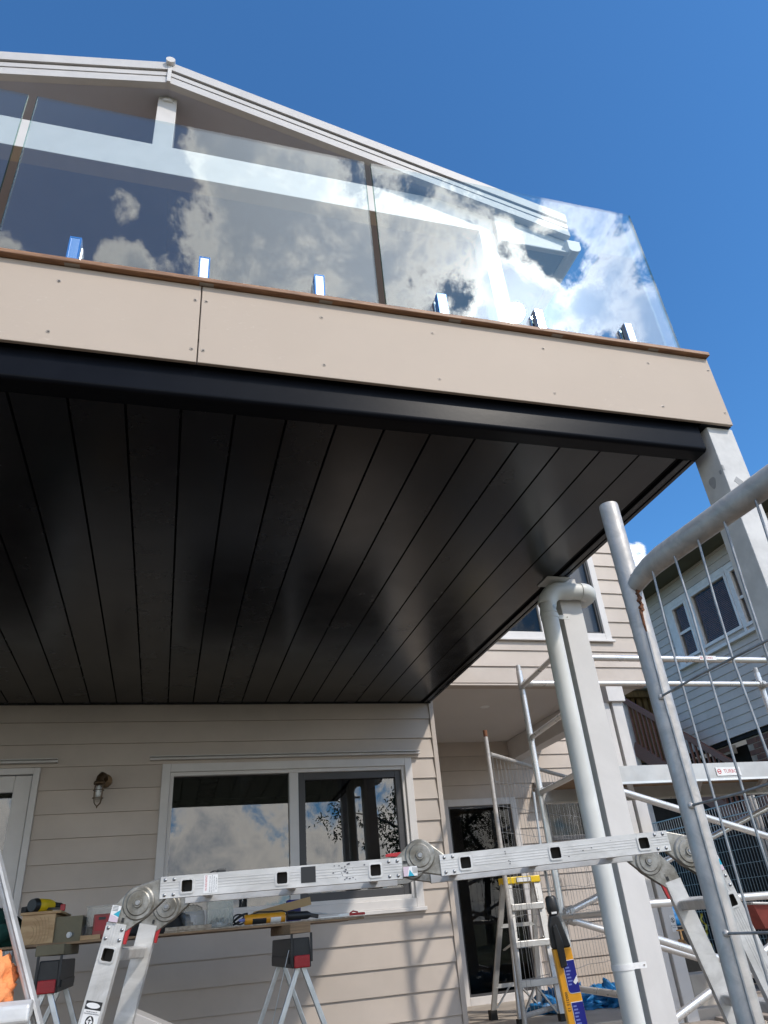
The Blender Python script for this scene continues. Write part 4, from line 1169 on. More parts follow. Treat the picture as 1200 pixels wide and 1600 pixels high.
# ------------------------------------------------------------------ left step ladder with cloth
l3 = thing('step_ladder', (-0.3, 1.4, 0), 'bright aluminium step ladder at the lower left corner with a cloth on its tread', 'ladder')
xb, xt = 0.150, -0.400
MB().bar((xb, 1.36, 0.02), (xt, 1.44, 1.32), 0.010, 0.022, (0, 1, 0)).build('rail', alu, l3, bevel=0.004)
MB().bar((xb+0.0075, 1.352, 0.02), (xt+0.0075, 1.432, 1.32), 0.004, 0.034, (0, 1, 0)).build('rail_flange', alu, l3)
MB().bar((-1.0, 1.36, 0.02), (-0.85, 1.44, 1.32), 0.03, 0.03, (0, 1, 0)).build('rail', alu, l3, bevel=0.004)
for z in (0.30, 0.545, 0.790):
    x = xb+(xt-xb)*(z/1.32)+0.008
    poly = [(1.345, z-0.012), (1.352, z-0.020), (1.362, z-0.020), (1.37, z-0.010), (1.46, z-0.004), (1.46, z+0.010), (1.36, z+0.014), (1.348, z+0.008)]
    MB().prism(poly, lambda u, v, t: (t, u, v), -0.95, x).build('tread', alu, l3, bevel=0.004, seg=3)
MB().box((-0.9, 1.40, 1.30), (-0.36, 1.60, 1.33)).build('top_cap', black_p, l3, bevel=0.006)
tag(heap('cloth', (-0.262, 1.405, 0.803), 0.055, 0.045, 0.058, orange, 0.45, 1.7, 40, 20, 2.6), 'bright orange cloth bunched on the tread of the left step ladder', 'cloth')

# ------------------------------------------------------------------ wall lantern and window tracks
ln = thing('wall_lantern', (-0.47, 5.97, 1.9), 'caged brass bulkhead lantern on the shaded weatherboard wall', 'wall lamp')
MB().disc((-0.455, 5.985, 1.975), (0, -1, 0), 0.048, 0.022, 24).build('back_plate', brass, ln, bevel=0.003)
MB().tube([(-0.455, 5.965, 1.985), (-0.462, 5.93, 2.005), (-0.475, 5.895, 2.005), (-0.486, 5.88, 1.985), (-0.488, 5.88, 1.955)], [0.020, 0.021, 0.023, 0.026, 0.030], 16).build('arm', brass, ln)
MB().lathe([(0.0, 1.962), (0.034, 1.960), (0.040, 1.950), (0.040, 1.938), (0.034, 1.932), (0, 1.932)], (-0.488, 5.88, 0), 24).build('collar', brass, ln)
MB().lathe([(0.027, 1.933), (0.029, 1.90), (0.028, 1.85), (0.022, 1.822), (0.0, 1.812)], (-0.488, 5.88, 0), 20).build('glass', lamp_glass, ln)
MB().lathe([(0.0, 1.93), (0.009, 1.925), (0.011, 1.89), (0.016, 1.87), (0.0125, 1.848), (0, 1.845)], (-0.488, 5.88, 0), 14).build('bulb', label_w, ln)
for k in range(4):
    a = R(45+90*k); ca, sa = math.cos(a), math.sin(a)
    MB().tube([(-0.488+r*ca, 5.88+r*sa, z) for r, z in ((0.036, 1.940), (0.038, 1.90), (0.037, 1.84), (0.028, 1.806), (0.006, 1.788))], 0.0028, 7).build('cage_bar', brass, ln)
for z in (1.895, 1.842):
    MB().tube([(-0.488+0.037*math.cos(2*math.pi*k/20), 5.88+0.037*math.sin(2*math.pi*k/20), z) for k in range(21)], 0.0024, 6).build('cage_ring', brass, ln)
MB().lathe([(0, 1.793), (0.006, 1.79), (0.0045, 1.778), (0, 1.770)], (-0.488, 5.88, 0), 10).build('finial', brass, ln)
def track(x0, x1, label):
    z = 2.128
    poly = [(5.935, z-0.014), (5.978, z-0.014), (5.978, z+0.014), (5.935, z+0.014), (5.935, z+0.009), (5.973, z+0.009), (5.973, z-0.009), (5.935, z-0.009)]
    t = tag(MB().prism(poly, lambda u, v, t: (t, u, v), x0, x1).build('blind_track', trim), label, 'track')
    return t
track(-0.148, 2.032, 'long slim open ended channel above the white framed window')
track(-2.15, -0.805, 'slim open ended channel above the white door at left')

# ------------------------------------------------------------------ work table
TY0, TY1 = 4.70, 5.28
def sawhorse(x, label):
    t = thing('sawhorse', (x, 4.9, 0), label, 'sawhorse', 'sawhorses under the plywood')
    y0, y1 = 4.40, 5.22
    hb = MB().prism([(x-0.052, 0.715), (x+0.052, 0.715), (x+0.046, 0.852), (x-0.046, 0.852)], lambda u, v, t_: (u, t_, v), y0+0.012, y1).build('beam', black_p, t, bevel=0.006)
    for s in (-1, 1):
        MB().box((x+s*0.052-0.006, y0-0.004, 0.74), (x+s*0.052+0.006, y0+0.004, 0.872)).build('side_clip', black_p, hb, bevel=0.002)
        MB().box((x+s*0.0545-0.003, y0+0.1, 0.735), (x+s*0.0545+0.003, y1-0.05, 0.765)).build('side_rib', black_p, hb)
    e = MB().box((x-0.041, y0-0.012, 0.716), (x+0.041, y0+0.011, 0.772)).build('end_cap', red_m, t, bevel=0.005)
    for z in (0.727, 0.741, 0.755): MB().box((x-0.036, y0-0.0145, z), (x+0.036, y0-0.0115, z+0.006)).build('cap_rib', red_m, e)
    for yy, oy in ((y0+0.05, -0.02), (y1-0.06, 0.02)):
        for s in (-1, 1):
            MB().bar((x+s*0.012, yy, 0.72), (x+s*0.27, yy+oy, 0.08), 0.026, 0.026, (0, 1, 0)).build('leg', steel_l, t, bevel=0.003)
            MB().bar((x+s*0.215, yy+oy, 0.21), (x+s*0.305, yy+oy, -0.0), 0.034, 0.034, (0, 1, 0)).build('leg_foot', black_m, t, bevel=0.004)
        MB().bar((x-0.16, yy+oy, 0.33), (x+0.16, yy+oy, 0.33), 0.012, 0.02, (0, 0, 1)).build('leg_stay', steel_l, t)
    MB().tube([(x-0.058, y0+0.06, 0.80), (x-0.19, y0+0.12, 0.30)], 0.0025, 6).build('stay_wire', steel_l, t)
    return t
sawhorse(0.735, 'right sawhorse with black beam, red end cap and zinc legs near the window')
sawhorse(-0.50, 'left sawhorse with black beam and red end cap below the wooden block')
tag(MB().box((0.675, 4.40, 0.873), (0.725+0.06, 5.2, 0.918-0.0)).build('timber_spacer', ply, None, bevel=0.003), 'timber offcut packed between the right sawhorse and the plywood', 'timber')
tag(MB().box((-0.57, 4.40, 0.873), (-0.44, 5.2, 0.918)).build('timber_spacer', pine_o, None, bevel=0.003), 'olive timber offcut packed between the left sawhorse and the plywood', 'timber')
# plywood: two ragged sheets
random.seed(3)
def ragged(x0, x1, y0, y1, z0, z1, name, m, label):
    n = 30; pts = [(x0, y1), (x0, y0)]
    for k in range(1, n): pts.append((x0+(x1-x0)*k/n, y0+random.uniform(-0.004, 0.004)))
    pts += [(x1-0.10, y0+0.01), (x1, y0+0.05), (x1-0.06, y0+0.22), (x1-0.02, y0+0.4), (x1-0.05, y1)]
    return tag(MB().prism(pts, lambda u, v, t: (u, v, t), z0, z1).build(name, m, None, bevel=0.001), label, 'board')
ragged(-1.6, 1.17, 4.70, 5.28, 0.919, 0.930, 'plywood_board', ply, 'long thin plywood sheet resting on two sawhorses as a bench')
ragged(0.03, 1.20, 4.72, 5.10, 0.9303, 0.9375, 'plywood_offcut', chip, 'shorter ragged board lying on the right half of the bench')
ZT = 0.9305
def item(o, label, cat): return tag(o, label, cat)
# timber block box with end grain
b = thing('timber_block', (-0.58, 4.9, ZT), 'thick pine block with ringed end grain at the left of the bench', 'timber')
MB().box((-0.70, 4.72, ZT), (-0.535, 5.25, 1.068)).build('block', pine, b, bevel=0.003)
MB().box((-0.534, 4.74, ZT), (-0.40, 5.25, 1.050)).build('side_sheet', pine_o, b)
MB().box((-0.71, 4.715, 1.0685), (-0.51, 5.25, 1.082)).build('top_board', pine, b, bevel=0.002)
for k in range(6):
    r = 0.03+0.021*k
    pts = []
    for q in range(25):
        a = R(-75+150*q/24); u, v = -0.655+r*math.cos(a)*0.7, 0.985+r*math.sin(a)
        if -0.695 < u < -0.54 and 0.935 < v < 1.062: pts.append((u, 4.7195, v))
    if len(pts) > 3: MB().tube(pts, 0.0011, 5).build('growth_ring', card, b)
# drill lying on top
d_ = thing('cordless_drill', (-0.64, 4.85, 1.082), 'yellow and black cordless drill on top of the pine block', 'drill')
MB().tube([(-0.665, 4.80, 1.118), (-0.655, 4.82, 1.118), (-0.60, 4.90, 1.116), (-0.585, 4.92, 1.116)], [0.022, 0.034, 0.033, 0.026], 18).build('motor_body', yel2, d_)
MB().tube([(-0.672, 4.788, 1.118), (-0.655, 4.815, 1.118)], [0.030, 0.036], 18).build('rear_cap', black_p, d_)
MB().tube([(-0.583, 4.922, 1.116), (-0.545, 4.965, 1.114), (-0.535, 4.975, 1.114)], [0.020, 0.017, 0.010], 14).build('chuck', black_p, d_)
MB().bar((-0.635, 4.85, 1.10), (-0.69, 4.93, 1.098), 0.03, 0.034).build('handle', black_p, d_, bevel=0.006)
MB().bar((-0.688, 4.925, 1.102), (-0.72, 4.975, 1.102), 0.07, 0.04).build('battery', black_p, d_, bevel=0.005)
c = thing('clamp', (-0.52, 4.85, 1.082), 'small black clamp with red jaw on the edge of the pine block', 'clamp')
MB().box((-0.53, 4.82, 1.0825), (-0.505, 4.85, 1.115)).build('jaw', red_m, c, bevel=0.003)
MB().bar((-0.53, 4.835, 1.095), (-0.60, 4.86, 1.10), 0.012, 0.012).build('bar', black_p, c)
# clear tub, red tool box, small block, bottle
def tub(x0, x1, y0, y1, z0, z1, name, label, th=0.003):
    t = thing(name, ((x0+x1)/2, (y0+y1)/2, z0), label, 'container')
    mb = MB().box((x0, y0, z0), (x1, y0+th, z1)).box((x0, y1-th, z0), (x1, y1, z1)).box((x0, y0+th, z0), (x0+th, y1-th, z1)).box((x1-th, y0+th, z0), (x1, y1-th, z1)).box((x0+th, y0+th, z0), (x1-th, y1-th, z0+th))
    mb.build('body', clear_pl, t)
    ring_ = MB().box((x0-.005, y0-.005, z1), (x1+.005, y0+.006, z1+.006)).box((x0-.005, y1-.006, z1), (x1+.005, y1+.005, z1+.006)).box((x0-.005, y0+.0061, z1), (x0+.006, y1-.0061, z1+.006)).box((x1-.006, y0+.0061, z1), (x1+.005, y1-.0061, z1+.006))
    ring_.build('rim', clear_pl, t)
    return t
tub(-0.395, -0.17, 4.92, 5.2, ZT, 1.095, 'storage_tub', 'clear plastic storage tub behind the red tool case')
t = thing('tool_case', (-0.30, 4.82, ZT), 'dark red plastic tool case standing beside the ladder hinge', 'case')
MB().box((-0.345, 4.76, ZT), (-0.255, 4.90, 1.05)).build('case_body', red_d, t, bevel=0.006)
MB().box((-0.335, 4.757, 0.97), (-0.265, 4.7595, 1.04)).build('case_panel', red_m, t)
MB().box((-0.318, 4.752, 1.022), (-0.282, 4.7565, 1.036)).build('latch', black_p, t)
tag(MB().box((-0.40, 4.715, ZT), (-0.30, 4.80, 0.953)).build('timber_offcut', pine, None, bevel=0.002), 'small pine offcut lying in front of the clear bottle', 'timber')
t = thing('plastic_bottle', (-0.43, 4.80, ZT), 'clear crumpled plastic bottle lying beside the pine block', 'bottle')
MB().tube([(-0.455, 4.735, 0.962), (-0.45, 4.74, 0.962), (-0.44, 4.77, 0.964), (-0.42, 4.80, 0.966), (-0.36, 4.88, 0.966), (-0.345, 4.90, 0.966)], [0.012, 0.013, 0.026, 0.033, 0.033, 0.026], 18).build('bottle_body', clear_pl, t)
MB().tube([(-0.461, 4.727, 0.962), (-0.4555, 4.7345, 0.962)], 0.014, 14).build('bottle_cap', label_w, t)
# bags and jars behind the ladder
item(heap('tool_bag', (-0.15, 5.05, ZT), 0.10, 0.12, 0.20, black_m, 0.25, 2.2), 'black tool bag standing behind the left ladder hinge', 'bag')
item(heap('tool_bag', (0.085, 4.95, ZT), 0.10, 0.10, 0.105, black_m, 0.3, 6.2), 'low black bag slumped beside the clear dome on the bench', 'bag')
item(heap('jacket', (-0.93, 4.95, ZT), 0.19, 0.18, 0.16, green_c, 0.5, 4.4), 'dark green jacket bundled at the left end of the bench', 'jacket')
t = thing('dome_cover', (0.19, 4.9, ZT), 'clear plastic dome cover on the bench below the ladder rail', 'cover')
MB().lathe([(0.072, 0.0), (0.072, 0.06), (0.066, 0.092), (0.05, 0.115), (0.025, 0.128), (0.0, 0.131)], (0.185, 4.92, ZT+0.007), 24).build('dome', clear_pl, t)
t = thing('storage_jar', (0.335, 4.86, ZT), 'square clear ribbed plastic jar on the bench below the ladder rail', 'container')
mb = MB().box((0.262, 4.80, 0.94), (0.408, 4.803, 1.12)).box((0.262, 4.94, 0.94), (0.408, 4.943, 1.12)).box((0.262, 4.8031, 0.94), (0.265, 4.9399, 1.12)).box((0.405, 4.8031, 0.94), (0.408, 4.9399, 1.12))
mb.build('jar_body', clear_pl, t)
for k in range(5): MB().box((0.272+0.028*k, 4.7965, 0.96), (0.280+0.028*k, 4.7998, 1.115)).build('rib', clear_pl, t)
item(heap('cable_bundle', (0.335, 4.87, 0.941), 0.055, 0.05, 0.035, steel_l, 0.7, 9.2, 20, 8, 5.0), 'tangle of grey fixings inside the square clear jar', 'fixings')
tag(MB().box((0.035, 4.715, 0.9378), (0.285, 4.80, 0.957)).build('chipboard_strip', chip, None, bevel=0.001), 'pale speckled chipboard strip along the bench edge', 'timber')
t = thing('sealant_cartridge', (0.59, 4.80, 0.938), 'yellow sausage sealant cartridge with dark labels lying on the bench', 'cartridge')
M = Matrix.Translation((0.59, 4.80, 0.964)) @ Matrix.Rotation(R(4), 4, 'Z')
mb = MB().tube([(-0.117, 0, 0), (-0.112, 0, 0), (0.112, 0, 0), (0.117, 0, 0)], [0.024, 0.0262, 0.0262, 0.024], 22); xf(mb, M).build('tube_body', yel, t)
for a, b_, m in ((-0.075, 0.005, label_b), (0.03, 0.09, label_w)):
    mb = MB(); n = 10; vs = []
    for k in range(n+1):
        an = R(-165+130*k/n)
        for x in (a, b_): vs.append((x, 0.0266*math.cos(an), 0.0266*math.sin(an)))
    mb.add(vs, [(2*k, 2*k+1, 2*k+3, 2*k+2) for k in range(n)], True)
    mb.v = [tuple(Vector((v[0], v[1], v[2]*-1)) if False else v) for v in mb.v]
    # turn the wrap towards the camera
    mb.v = [(v[0], v[2], -v[1]) if False else v for v in mb.v]
    xf(mb, M @ Matrix.Rotation(R(-20), 4, 'X')).build('wrap_label', m, t)
mb = MB().tube([(-0.117, 0, 0), (-0.15, 0, 0)], [0.010, 0.006], 12); xf(mb, M).build('nozzle', navy_t, t)
M = Matrix.Translation((0.72, 4.95, 1.015)) @ Matrix.Rotation(R(-9.5), 4, 'Y')
mb = MB().box((-0.18, -0.002, -0.022), (0.17, 0.002, 0.022)); xf(mb, M)
tag(mb.build('cardboard_strip', card), 'brown cardboard strip propped on edge behind the yellow cartridge', 'cardboard')
tag(MB().box((0.755, 5.05, 0.938), (0.845, 5.10, 1.06)).build('blue_packet', navy, None, bevel=0.01), 'navy blue packet standing behind the cardboard strip', 'packet')
t = thing('caulking_gun', (0.82, 4.82, 0.938), 'black caulking gun lying on the bench right of the yellow cartridge', 'tool')
MB().tube([(0.72, 4.80, 0.966), (0.84, 4.81, 0.964), (0.86, 4.81, 0.964)], [0.022, 0.022, 0.012], 14).build('gun_body', black_p, t)
MB().bar((0.84, 4.81, 0.966), (0.905, 4.80, 0.952), 0.018, 0.022).build('gun_handle', black_p, t, bevel=0.004)
MB().tube([(0.86, 4.815, 0.972), (0.96, 4.82, 0.962)], 0.004, 8).build('plunger_rod', steel_l, t)
MB().tube([(0.70, 4.86, 0.955), (0.73, 4.85, 0.985), (0.76, 4.84, 0.99), (0.80, 4.85, 0.975)], 0.004, 8).build('trigger', black_p, t)
t = thing('tin_snips', (1.10, 4.80, 0.938), 'small snips with a red grip at the right tip of the bench', 'pliers')
MB().bar((1.09, 4.79, 0.948), (1.185, 4.785, 0.948), 0.012, 0.014).build('grip', red_m, t, bevel=0.003)
MB().bar((1.09, 4.80, 0.950), (1.03, 4.81, 0.947), 0.010, 0.012).build('jaw', steel_l, t)
MB().tube([(1.10, 4.81, 0.955), (1.12, 4.82, 0.965), (1.15, 4.82, 0.958)], 0.004, 8).build('lever', red_m, t)
tag(MB().bar((0.90, 4.86, 0.945), (1.04, 4.83, 0.945), 0.006, 0.006).build('steel_rod', steel_l), 'thin steel rod lying between the caulking gun and the snips', 'rod')
t = thing('cable_coil', (0.45, 4.9, 0.938), 'loop of black cable lying between the clear jar and the yellow cartridge', 'cable')
for q in range(3):
    MB().tube([(0.45+(0.035+0.006*q)*math.cos(a), 4.88+0.05*math.sin(a), 0.972+0.030*math.sin(a*1.0+q)*0.9) for a in [k*math.pi/9 for k in range(19)]], 0.0045, 8).build('loop', black_p, t)
MB().tube([(0.50, 4.86, 0.985), (0.56, 4.86, 1.002), (0.62, 4.87, 0.998), (0.70, 4.88, 1.0), (0.74, 4.88, 0.985)], 0.004, 8).build('lead', black_p, t)
# pale carton behind the left leg of the ladder
mb = MB().prism([(-0.13, 0.0), (0.28, 0.0), (0.28, 0.497), (-0.13, 0.682)], lambda u, v, t: (u, t, v), 3.5, 3.75)
tag(mb.build('sloping_carton', carton_m, None, bevel=0.004), 'pale grey sloping carton behind the lower left ladder leg', 'box')

# tap and sign on the porch post
sg = MB().box((4.060, 5.9622, 0.650), (4.108, 5.9645, 0.770)).build('sign', label_w, pp)
mb = MB(); n = 20
vs = [(4.085+0.018*math.cos(2*math.pi*k/n), 5.9618, 0.735+0.018*math.sin(2*math.pi*k/n)) for k in range(n)]+[(4.085+0.0135*math.cos(2*math.pi*k/n), 5.9618, 0.735+0.0135*math.sin(2*math.pi*k/n)) for k in range(n)]
mb.add(vs, [(k, (k+1) % n, n+(k+1) % n, n+k) for k in range(n)])
mb.bar((4.072, 5.9616, 0.748), (4.098, 5.9616, 0.722), 0.004, 0.0004, (0, 1, 0)).bar((4.085, 5.9615, 0.722), (4.085, 5.9615, 0.745), 0.006, 0.0004, (0, 1, 0))
mb.build('sign_emblem', label_b, sg)
text('DO NOT\nDRINK', 0.013, frame_mat((4.085, 5.9618, 0.688), (1, 0, 0), (0, 0, 1)), label_b, sg)
tp = thing('garden_tap', (4.10, 5.93, 0.58), 'brass garden tap on the front of the white porch post', 'tap')
MB().tube([(4.10, 5.962, 0.585), (4.10, 5.93, 0.585), (4.10, 5.90, 0.58), (4.10, 5.88, 0.56), (4.10, 5.875, 0.535)], [0.013, 0.014, 0.014, 0.013, 0.012], 14).build('tap_body', brass2, tp)
MB().tube([(4.10, 5.915, 0.59), (4.10, 5.915, 0.655)], [0.011, 0.007], 12).build('spindle', brass2, tp)
MB().bar((4.065, 5.915, 0.660), (4.135, 5.915, 0.660), 0.011, 0.011).build('tap_handle', brass2, tp, bevel=0.003)

# ------------------------------------------------------------------ paving at the lower right
random.seed(21)
pv = struct(MB().box((2.7, 3.6, -0.1), (6.4, 6.0, 0.012)).build('paved_path', dirt))
def stone(cx, cy, rx, ry, z, n=9):
    pts = []
    a0 = random.random()*6
    for k in range(n):
        a = a0+2*math.pi*k/n; q = random.uniform(0.82, 1.12)
        c_, s_ = math.cos(a), math.sin(a); m_ = max(abs(c_), abs(s_))
        pts.append((cx+rx*q*c_/m_**0.75, cy+ry*q*s_/m_**0.75))
    mb = MB().prism(pts, lambda u, v, t: (u, v, t), 0.0, z)
    return mb.build('paving_stone', stone_m, pv, bevel=0.006, seg=2)
y = 3.9
while y < 6.0:
    x = 2.9
    while x < 6.3:
        w_ = random.uniform(0.24, 0.36); stone(x+w_/2, y+random.uniform(-.02, .02), w_*0.50, 0.155, random.uniform(0.03, 0.062)); x += w_*1.04
    y += 0.325
for k in range(26):
    x, yy = random.uniform(3.0, 5.8), random.uniform(4.4, 6.0); s = random.uniform(0.012, 0.03)
    MB().prism([(x-s, yy), (x, yy-s*0.7), (x+s*1.2, yy+s*0.2), (x+s*.3, yy+s)], lambda u, v, t: (u, v, t), 0.03, 0.055+s*0.5).build('stone_chip', stone_m, pv, bevel=0.002)
struct(MB().box((4.22, 6.12, 0.0), (4.75, 6.30, 0.34)).build('garden_kerb', concrete, None, bevel=0.012))
def bucket(cx, cy, r, h, m, label, cat='tub', z=0.0):
    t = thing('plastic_tub', (cx, cy, z), label, cat)
    MB().lathe([(0, 0.004), (r*0.82, 0.0), (r*0.86, 0.01), (r, h-0.02), (r*1.06, h-0.02), (r*1.06, h), (r*0.96, h), (r*0.82, 0.02), (0, 0.02)], (cx, cy, z), 28).build('tub_body', m, t)
    MB().tube([(cx-r, cy-0.01, z+h*0.85), (cx-r*0.7, cy-r*0.9, z+h*0.62), (cx, cy-r*1.12, z+h*0.5), (cx+r*0.7, cy-r*0.9, z+h*0.62), (cx+r, cy-0.01, z+h*0.85)], 0.005, 8).build('tub_handle', alud, t)
    return t
wb = thing('wheelbarrow', (5.35, 6.35, 0), 'faded red wheelbarrow tray with a pale front edge behind the scaffold', 'wheelbarrow')
MB().add([(5.02,6.1,0.80),(5.75,6.05,0.74),(5.75,6.6,0.74),(5.02,6.6,0.80),(5.15,6.18,0.60),(5.6,6.15,0.56),(5.6,6.52,0.56),(5.15,6.52,0.60)], [(4,5,6,7),(0,1,5,4),(1,2,6,5),(2,3,7,6),(3,0,4,7)]).build('tray', red_d, wb)
for a, b_ in (((5.02,6.1,0.80),(5.75,6.05,0.74)), ((5.02,6.1,0.80),(5.02,6.6,0.80)), ((5.02,6.6,0.80),(5.75,6.6,0.74))): MB().tube([a, b_], 0.012, 8).build('tray_rim', alud, wb)
for y_ in (6.2, 6.5):
    MB().tube([(4.95, y_, 0.30), (5.2, y_, 0.55), (5.9, y_, 0.58)], 0.016, 8).build('handle', black_p, wb)
    MB().tube([(5.55, y_, 0.55), (5.6, y_, 0.01)], 0.014, 8).build('leg', black_p, wb)
mb = MB().tube([(5.0+0.15*math.cos(2*math.pi*k/20), 6.35, 0.165+0.15*math.sin(2*math.pi*k/20)) for k in range(21)], 0.035, 10, cap=False); mb.build('wheel', black_m, wb)
bucket(4.735, 6.42, 0.085, 0.26, red_d, 'small red tub with a pale lid beside the kerb behind the ladder leg')

# ------------------------------------------------------------------ neighbouring house
NX = 9.0
NM = Matrix(((0, 1, 0, NX), (-1, 0, 0, 0), (0, 0, 1, 0), (0, 0, 0, 1)))     # local x = -Y, local y = into the wall
nh = thing('neighbour_house', (NX, 9.0, 0), 'grey weatherboard house next door with a green eave and brick base', 'house')
_build = MB.build
def nbuild(mb, *a, **k): return xf(mb, NM) and _build(mb, *a, **k)
MB.build = nbuild
W3 = [(-10.15, -9.2, 4.72, 5.68), (-10.735, -10.335, 4.70, 5.665), (-9.075, -8.65, 4.70, 5.672)]
wl = clad_wall(nh, 'wall', -11.95, -6.2, 3.16, 6.16, 0.0, W3, 0.1405, 3.16, 0.1, nsiding)
MB().box((-11.99, -0.03, 3.10), (-11.90, 0.06, 6.159)).build('corner_board', nwhite, nh)
for i, (a, b_, z0, z1) in enumerate(W3):
    f = ring(MB(), a-0.03, b_+0.03, z0-0.03, z1+0.03, 0.055, -0.045, 0.03).build('window', nwhite, nh, bevel=0.004)
    MB().box((a+.02, 0.0, z0+.02), (b_-.02, 0.006, z1-.02)).build('pane', dark_glass, f)
    if i:
        zm = (z0+z1)/2-0.02
        MB().box((a+.026, -0.02, zm-0.025), (b_-.026, -0.001, zm+0.025)).build('meeting_rail', nwhite, f)
    mb = MB(); z = z0+0.05
    while z < z1-0.04:
        mb.add([(a+.03, 0.045, z), (b_-.03, 0.045, z), (b_-.03, 0.062, z+0.027), (a+.03, 0.062, z+0.027)], [(0, 1, 2, 3)]); z += 0.030
    stuff(mb.build('blind', blind_m, f))
    room(MB(), a+.0, b_-.0, z0, z1, 0.11, 0.5).build('room', inside_m, f)
for xa, xb, z0, z1 in ((-10.92, -10.77, 4.60, 5.80), (-10.30, -10.185, 4.60, 5.80), (-9.165, -9.11, 4.60, 5.80), (-8.615, -8.50, 4.60, 5.80), (-10.769, -10.301, 5.70, 5.80), (-10.184, -9.166, 5.715, 5.81), (-9.109, -8.616, 5.71, 5.80)):
    MB().box((xa, -0.038, z0), (xb, 0.0, z1)).build('casing', nwhite, nh, bevel=0.003)
MB().box((-10.98, -0.085, 4.545), (-8.44, 0.0, 4.598)).build('window_sill', nwhite, nh, bevel=0.004)
MB().box((-12.6, -0.62, 6.16), (-5.5, 6.0, 6.185)).build('eave_lining', neave, nh)
MB().box((-12.62, -0.645, 6.13), (-5.48, -0.6205, 6.30)).build('eave_board', nwhite, nh)
MB().prism([(-0.66, 6.30), (3.2, 7.9), (7.0, 6.30), (7.0, 6.2), (-0.62, 6.2)], lambda u, v, t: (t, u, v), -12.7, -5.4).build('roof', eave_m, nh)
MB().box((-11.9, 0.06, 3.0), (-6.2, 6.0, 6.159)).build('inner_walls', nsiding, nh) if False else None
MB().box((-11.95, 0.02, 3.09), (-6.2, 0.1, 3.158)).build('bearer', void_m, nh)
MB().box((-11.9, 0.36, 0.0), (-5.0, 0.40, 3.08)).build('underfloor_shade', void_m, nh)  # black sheet painted in for the shade under the house
MB().box((-11.95, 0.11, 3.16), (-11.85, 6.0, 6.15)).build('end_wall', nsiding, nh)
bk = MB().box((-10.02, 0.06, 2.45), (-6.2, 0.20, 3.085)).build('brick_base', mortar_m, nh)
bk2 = MB().box((-10.9, 0.06, 2.95), (-10.45, 0.20, 3.085)).build('brick_base', mortar_m, nh)
proto = None
for r_ in range(7):
    z = 2.468+0.0865*r_
    x = -10.01 + (0.12 if r_ % 2 else 0)
    while x < -8.3:
        Mw = NM @ Matrix.Translation((x+0.115, 0.05, z))
        if proto is None:
            MB.build = _build
            proto = MB().box((-0.115, 0.0, 0.0), (0.115, 0.02, 0.076)).build('brick', brick_m, None, bevel=0.004, origin=False)
            MB.build = nbuild
            put(proto, bk, Mw); 
        else: same(proto, bk, Mw)
        x += 0.240
for r_ in range(1):
    for x in (-10.78, -10.54): same(proto, bk2, NM @ Matrix.Translation((x, 0.05, 2.99)))
# timber battens, dark space and stair at its far end
MB.build = _build
rw = thing('rear_wing', (9.5, 13.5, 0), 'dark timber battened wing behind the porch post and stair', 'building')
MB().box((7.6, 13.62, 0), (13.0, 13.7, 4.9)).build('shade_backing', void_m, rw)  # black backing stands in for the shaded space behind the battens
bt = None
for k in range(16):
    x = 8.55+0.145*k
    MB().box((x, 13.50, 3.42), (x+random.uniform(0.05, 0.11), 13.56, 4.78)).build('batten', raw_t, rw)
MB().box((8.4, 13.40, 4.78), (11.6, 13.60, 4.92)).build('beam', raw_t, rw)
MB().prism([(8.2, 4.95), (11.8, 4.95), (11.8, 5.6), (8.2, 5.1)], lambda u, v, t: (u, t, v), 13.3, 13.65).build('wing_fascia', nwhite, rw)
MB().box((8.3, 13.38, 3.30), (11.8, 13.48, 3.40)).build('floor_edge', void_m, rw)
for k in range(2):
    for q in range(10):
        MB().box((8.0+0.17*q, 13.44, 3.08-0.19*k), (8.10+0.17*q, 13.56, 3.13-0.19*k)).build('tile_end', black_p, rw)
stt = thing('timber_stair', (8.7, 11.2, 1.5), 'reddish brown timber stair rail with balusters beside the neighbour wall', 'stair')
ra, rb_ = Vector((8.7, 12.55, 4.47)), Vector((8.7, 9.6, 2.39))
MB().bar(ra, rb_, 0.06, 0.10).build('handrail', stain_m, stt, bevel=0.006)
MB().bar(ra-Vector((0, 0, 0.95)), rb_-Vector((0, 0, 0.95)), 0.05, 0.24).build('stringer', stain_m, stt)
for k in range(1, 24):
    p = ra+(rb_-ra)*(k/24)
    MB().bar(p-Vector((0, 0, 0.05)), p-Vector((0, 0, 0.90)), 0.035, 0.035, (0, 1, 0)).build('baluster', stain_m, stt)
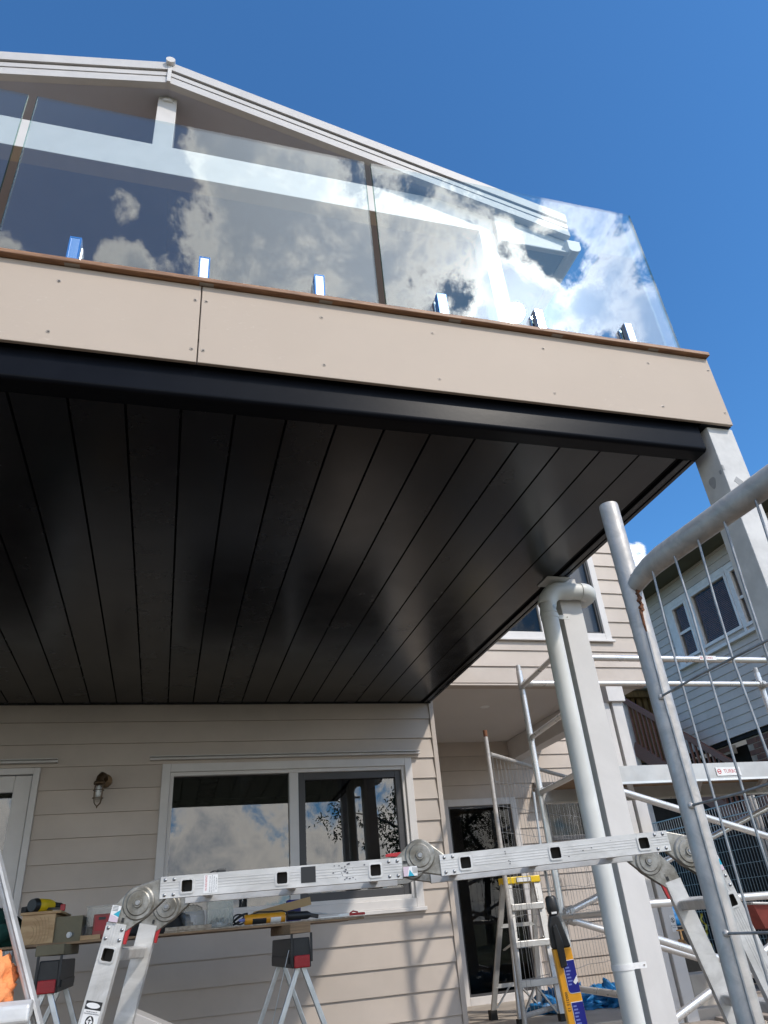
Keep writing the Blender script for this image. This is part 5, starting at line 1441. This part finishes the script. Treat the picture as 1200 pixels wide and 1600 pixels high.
MB().bar(rb_+Vector((0, 0, 0.05)), Vector((8.7, 9.6, 0.0)), 0.09, 0.09, (0, 1, 0)).build('newel', stain_m, stt)
MB().box((8.66, 12.55, 0), (8.76, 12.65, 4.55)).build('newel', nwhite, stt)

# ------------------------------------------------------------------ gum trees across the yard (they show in the windows)
def tree(x, y, h, cr, seed, label):
    rnd = random.Random(seed)
    t = thing('gum_tree', (x, y, 0), label, 'tree', 'gum trees mirrored in the window')
    pts = [Vector((x, y, 0))]
    for k in range(1, 7): pts.append(Vector((x+rnd.uniform(-.12, .12)*k, y+rnd.uniform(-.1, .1)*k, h*0.85*k/6)))
    MB().tube(pts, [0.17-0.022*k for k in range(7)], 10).build('trunk', bark, t)
    tips = []
    for k in range(9):
        b = pts[2+k % 5]; a = rnd.uniform(0, 6.28); L = cr*rnd.uniform(0.6, 1.1)
        e = b+Vector((math.cos(a)*L, math.sin(a)*L, rnd.uniform(0.5, 1.4)))
        m_ = (b+e)/2+Vector((0, 0, 0.15))
        MB().tube([b, m_, e], [0.05, 0.035, 0.012], 7).build('limb', bark, t); tips += [e, m_]
    tips += pts[4:]
    mb = MB()
    for c in tips:
        for q in range(rnd.randint(5, 8)):
            cc = c+Vector((rnd.gauss(0, .42), rnd.gauss(0, .42), rnd.gauss(0.05, .35)))
            for i in range(44):
                p = cc+Vector((rnd.gauss(0, .17), rnd.gauss(0, .17), rnd.gauss(0, .15)))
                ax = Vector((rnd.gauss(0, 1), rnd.gauss(0, 1), -abs(rnd.gauss(0.6, 0.8)))).normalized()
                sd = ax.orthogonal().normalized()*0.030; l = ax*rnd.uniform(.10, .19)
                mb.add([p-sd*0.3, p+l*0.5-sd, p+l, p+l*0.5+sd], [(0, 1, 2, 3)])
    stuff(mb.build('crown', leaf_m, t))
tree(9.0, -15.0, 7.0, 2.0, 1, 'slender gum tree mirrored at the left of the right hand window pane')
tree(11.2, -16.5, 8.5, 2.5, 2, 'taller gum tree mirrored in the middle of the right hand window pane')
tree(13.4, -16.0, 8.0, 2.4, 5, 'broad gum tree mirrored near the right edge of the window pane')
